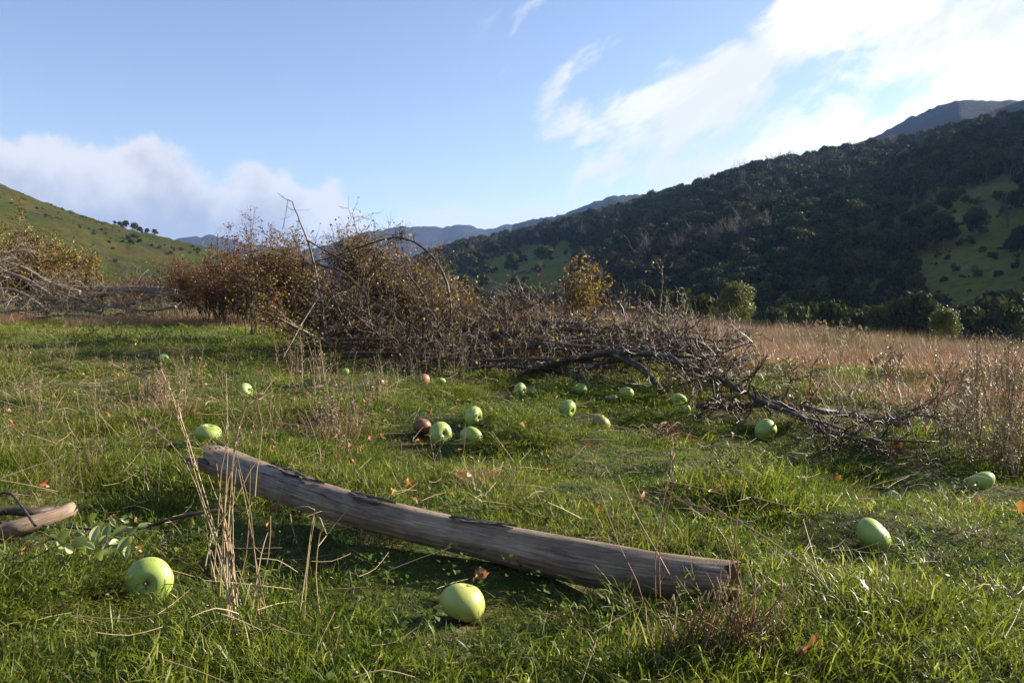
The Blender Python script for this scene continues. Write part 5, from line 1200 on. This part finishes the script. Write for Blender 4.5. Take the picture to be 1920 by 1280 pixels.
# near lawn
x, y, g = pts(26000, .55, 4.2, seed=1, power=1.15); k = clear(x, y, .012); x, y = x[k], y[k]
hn = fbm(x * 3.5, y * 3.5, 40, 2); lp = fbm(x * 2.4, y * 2.4, 41, 3); k = (lp > .36) | (g.random(len(x)) < .55); x, y, hn, lp = x[k], y[k], hn[k], lp[k]
sz = (.55 + 1.1 * ss(hn, .3, .75)) * g.uniform(.75, 1.2, len(x)); zz = front(x, y) * (1 - .35 * ss(y, 2.2, 3.6))
place('grass', GT, x, y, g, sz, zs=zz)
k = (hn > .55) & (g.random(len(x)) < .28); place('long_grass', GTL, x[k], y[k], g, sz[k] * .75, zs=zz[k], tilt=.2)
# middle and far lawn
x, y, g = pts(15000, 3.9, 9.5, seed=2, power=1.1); hn = fbm(x * 2.2, y * 2.2, 42, 2); dry = ss(np.hypot(x, y), 6.0, 9.5) * ss(x, -.2, 2.2)
k = g.random(len(x)) > dry * .75; x, y, hn = x[k], y[k], hn[k]
place('grass', GF, x, y, g, (.42 + .65 * ss(hn, .35, .75)) * g.uniform(.7, 1.2, len(x)), zs=front(x, y) * .6)
x, y, g = pts(14000, 9, 32, -50, 14, seed=3, power=1.2); hn = fbm(x * .9, y * .9, 43, 2)
place('grass', GF, x, y, g, (1.0 + .9 * ss(hn, .3, .7)) * g.uniform(.7, 1.2, len(x)), zs=.38 + 0 * x)
# rounded tussocks that throw small shadows
TS = setm([tuft(210 + i, 420, .13, (.05, .115), .0034, .55, 1.5, pw=2.2) for i in range(3)], 'grass')
x, y, g = pts(1300, 1.7, 7.5, -50, 50, seed=21); k = (g.random(len(x)) < .12 + .35 * ss(x, .3, 1.4)) & clear(x, y, .22); place('tussocks', TS, x[k], y[k], g, g.uniform(.55, 1.15, k.sum()), zs=.8 + 0 * x[k], tilt=.12)
# herbs and clover
x, y, g = pts(3200, .6, 4.5, seed=4); hn = fbm(x * 2.5, y * 2.5, 44, 2); k = (hn > .56) & clear(x, y, .03); place('clover', HB, x[k], y[k], g, g.uniform(.7, 1.3, k.sum()), lift=.012)
# dry blades and loose straw through the lawn
x, y, g = pts(11000, .6, 9.5, seed=5, power=1.0); hn = fbm(x * 1.6, y * 1.6, 45, 3); k = (hn > .50 - .08 * ss(-x, 0, 1.5)) & clear(x, y, .02); x, y = x[k], y[k]; place('dry_grass', DT_, x, y, g, g.uniform(.5, 1.1, len(x)), zs=front(x, y))
x, y, g = pts(1300, .6, 7.0, seed=6, power=1.15); k = clear(x, y, .03); x, y = x[k], y[k]; place('loose_straw', SM, x, y, g, g.uniform(.6, 1.5, len(x)), tilt=.12, lift=.01)
# pinkish dry field beyond
x, y, g = pts(15000, 6.2, 17, -16, 50, seed=7, power=1.0); dry = ss(np.hypot(x, y) + 2.0 * (fbm(x * .5, y * .5, 46, 2) - .5), 6.0, 10.5) * ss(x, -.8, 1.8); k = g.random(len(x)) < dry
x, y = x[k], y[k]; place('dry_field_grass', PT, x, y, g, g.uniform(.45, 1.0, len(x)) * (.50 + .62 * ss(np.hypot(x, y), 8, 11)), tilt=.12)
x, y, g = pts(12000, 3.2, 13, -12, 50, seed=8); dry = ss(x + .25 * y, 1.6, 4.4) * ss(fbm(x * .9, y * .9, 47, 2), .34, .56); k = (g.random(len(x)) < dry) & clear(x, y, .05); x, y = x[k], y[k]; place('rusty_grass', PH, x, y, g, g.uniform(.30, .95, len(x)), tilt=.15)
x, y, g = pts(520, 9.0, 13, 20, 50, seed=9); k = fbm(x * .4, y * .4, 48, 2) > .35; place('pink_seed_heads', SH, x[k], y[k], g, g.uniform(.7, 1.1, k.sum()), tilt=.1)
# dead grass along the foot of the left pile
x, y, g = pts(9000, 11.5, 21, -48, -4, seed=10); k = g.random(len(x)) < ss(fbm(x * .7, y * .7, 49, 2), .35, .6); place('dead_grass', PH, x[k], y[k], g, g.uniform(.6, 1.3, k.sum()) * (.35 + .65 * ss(y[k], 12, 15)), tilt=.2)
# thin upright dead stalks through the meadow
def stalks_mesh(seed):
    g = np.random.default_rng(seed); mb = MB()
    for i in range(7):
        b = np.array([g.normal() * .03, g.normal() * .03, 0]); h = g.uniform(.06, .19); t = b + [g.normal() * .3 * h, g.normal() * .3 * h, h]; q = smooth_path([b, (b + t) / 2 + g.normal(size=3) * .06 * h, t], h / 5); tube(mb, q, np.linspace(.0009, .0005, len(q)), 3, tint=g.random())
        for _ in range(4): e = q[-1] - d_ * .02 * g.random() if 0 else q[-1 - int(g.random() * 2)]; tube(mb, [e, e + g.normal(size=3) * .004 + [0, 0, .006]], np.array([.0014, .0003]), 3, tint=g.random())
    return mb.mesh('stalks_%d' % seed)
UM = setm([stalks_mesh(i) for i in range(6)], 'weed') 
x, y, g = pts(850, 1.3, 9, -50, 50, seed=23, power=1.1); k = (fbm(x * 1.3, y * 1.3, 66, 2) > .50) & clear(x, y, .06); x, y = x[k], y[k]; place('dead_stalks', UM, x, y, g, g.uniform(.6, 1.2, len(x)), tilt=.15)
BT = setm([tuft(230 + i, 260, .10, (.07, .20), .0018, .45, .9, seg=4) for i in range(2)], 'rust_straw')
def dry_tuft(px, py, k, s, label):
    p = hit(px, py); o = bpy.data.objects.new('dry_tussock', BT[k]); COL.objects.link(o); o.location = p; o.scale = (s * 1.2, s * 1.2, s); tag(o, label, 'grass clump')
dry_tuft(628, 828, 0, .9, 'dark brown dry grass tussock standing behind the log, left of centre'); dry_tuft(330, 775, 1, .7, 'brown dry grass tussock beyond the log end, left of the tall stalks')
dry_tuft(1560, 735, 1, 1.0, 'brown dry grass tussock on the right above the dark pole'); dry_tuft(900, 905, 0, .45, 'small reddish dry tuft with a brown leaf behind the middle of the log')
# fallen leaves
x, y, g = pts(1800, 1.6, 12, -50, 50, seed=11, power=1.3); k = clear(x, y, .03) & (g.random(len(x)) < .25 + .75 * ss(-x, -1, 2)); x, y = x[k], y[k]; place('leaf_litter', LM, x, y, g, g.uniform(.45, 1.1, len(x)), tilt=.7, lift=.035)
def fleaf(px, py, s, k, label, lift=.03):
    p = hit(px, py, lift); o = bpy.data.objects.new('fallen_leaf', LM[k]); COL.objects.link(o); o.location = p; o.scale = (s,) * 3; o.rotation_euler = (random.uniform(-.6, .9), random.uniform(-.5, .5), random.random() * 6); tag(o, label, 'leaf')
fleaf(860, 893, 1.5, 0, 'brown curled leaf in the grass just behind the middle of the log'); fleaf(786, 828, 1.5, 3, 'pale papery leaf left of the deeply hollowed apple'); fleaf(1676, 836, 1.6, 1, 'red leaf on the grass below the dark pole')
fleaf(1690, 842, 1.5, 2, 'second red leaf, right against the red one below the dark pole'); fleaf(1342, 925, 1.2, 4, 'round orange leaf in the grass above the right end of the log'); fleaf(906, 1086, 1.5, 5, 'brown leaf lying between the log and the blushed apple')
fleaf(1525, 1220, 1.6, 0, 'orange-brown leaf at the bottom edge right of the fox-red tuft'); fleaf(720, 752, 1.1, 2, 'small red-orange leaf above the rotten brown apple, to its left', .02)

# ------------------------------------------------------------------ air
def haze():
    bx, by, z0, z1 = 5200, 8200, -40, 720
    mb = MB(); v = [(x_, y_, z_) for x_ in (-bx, bx) for y_ in (-600, by) for z_ in (z0, z1)]
    f = [[0, 1, 3], [0, 3, 2], [4, 6, 7], [4, 7, 5], [0, 4, 5], [0, 5, 1], [2, 3, 7], [2, 7, 6], [0, 2, 6], [0, 6, 4], [1, 5, 7], [1, 7, 3]]
    mb.add(v, f); m, k = mat('valley_haze'); vol = k.node('ShaderNodeVolumePrincipled'); vol.inputs['Color'].default_value = (.31, .50, .95, 1); vol.inputs['Density'].default_value = 0.00006; vol.inputs['Anisotropy'].default_value = 0.1
    finish(k, None, vol.outputs[0]); tag(link('haze', mb.mesh('haze', False), m), kind='stuff')
haze()
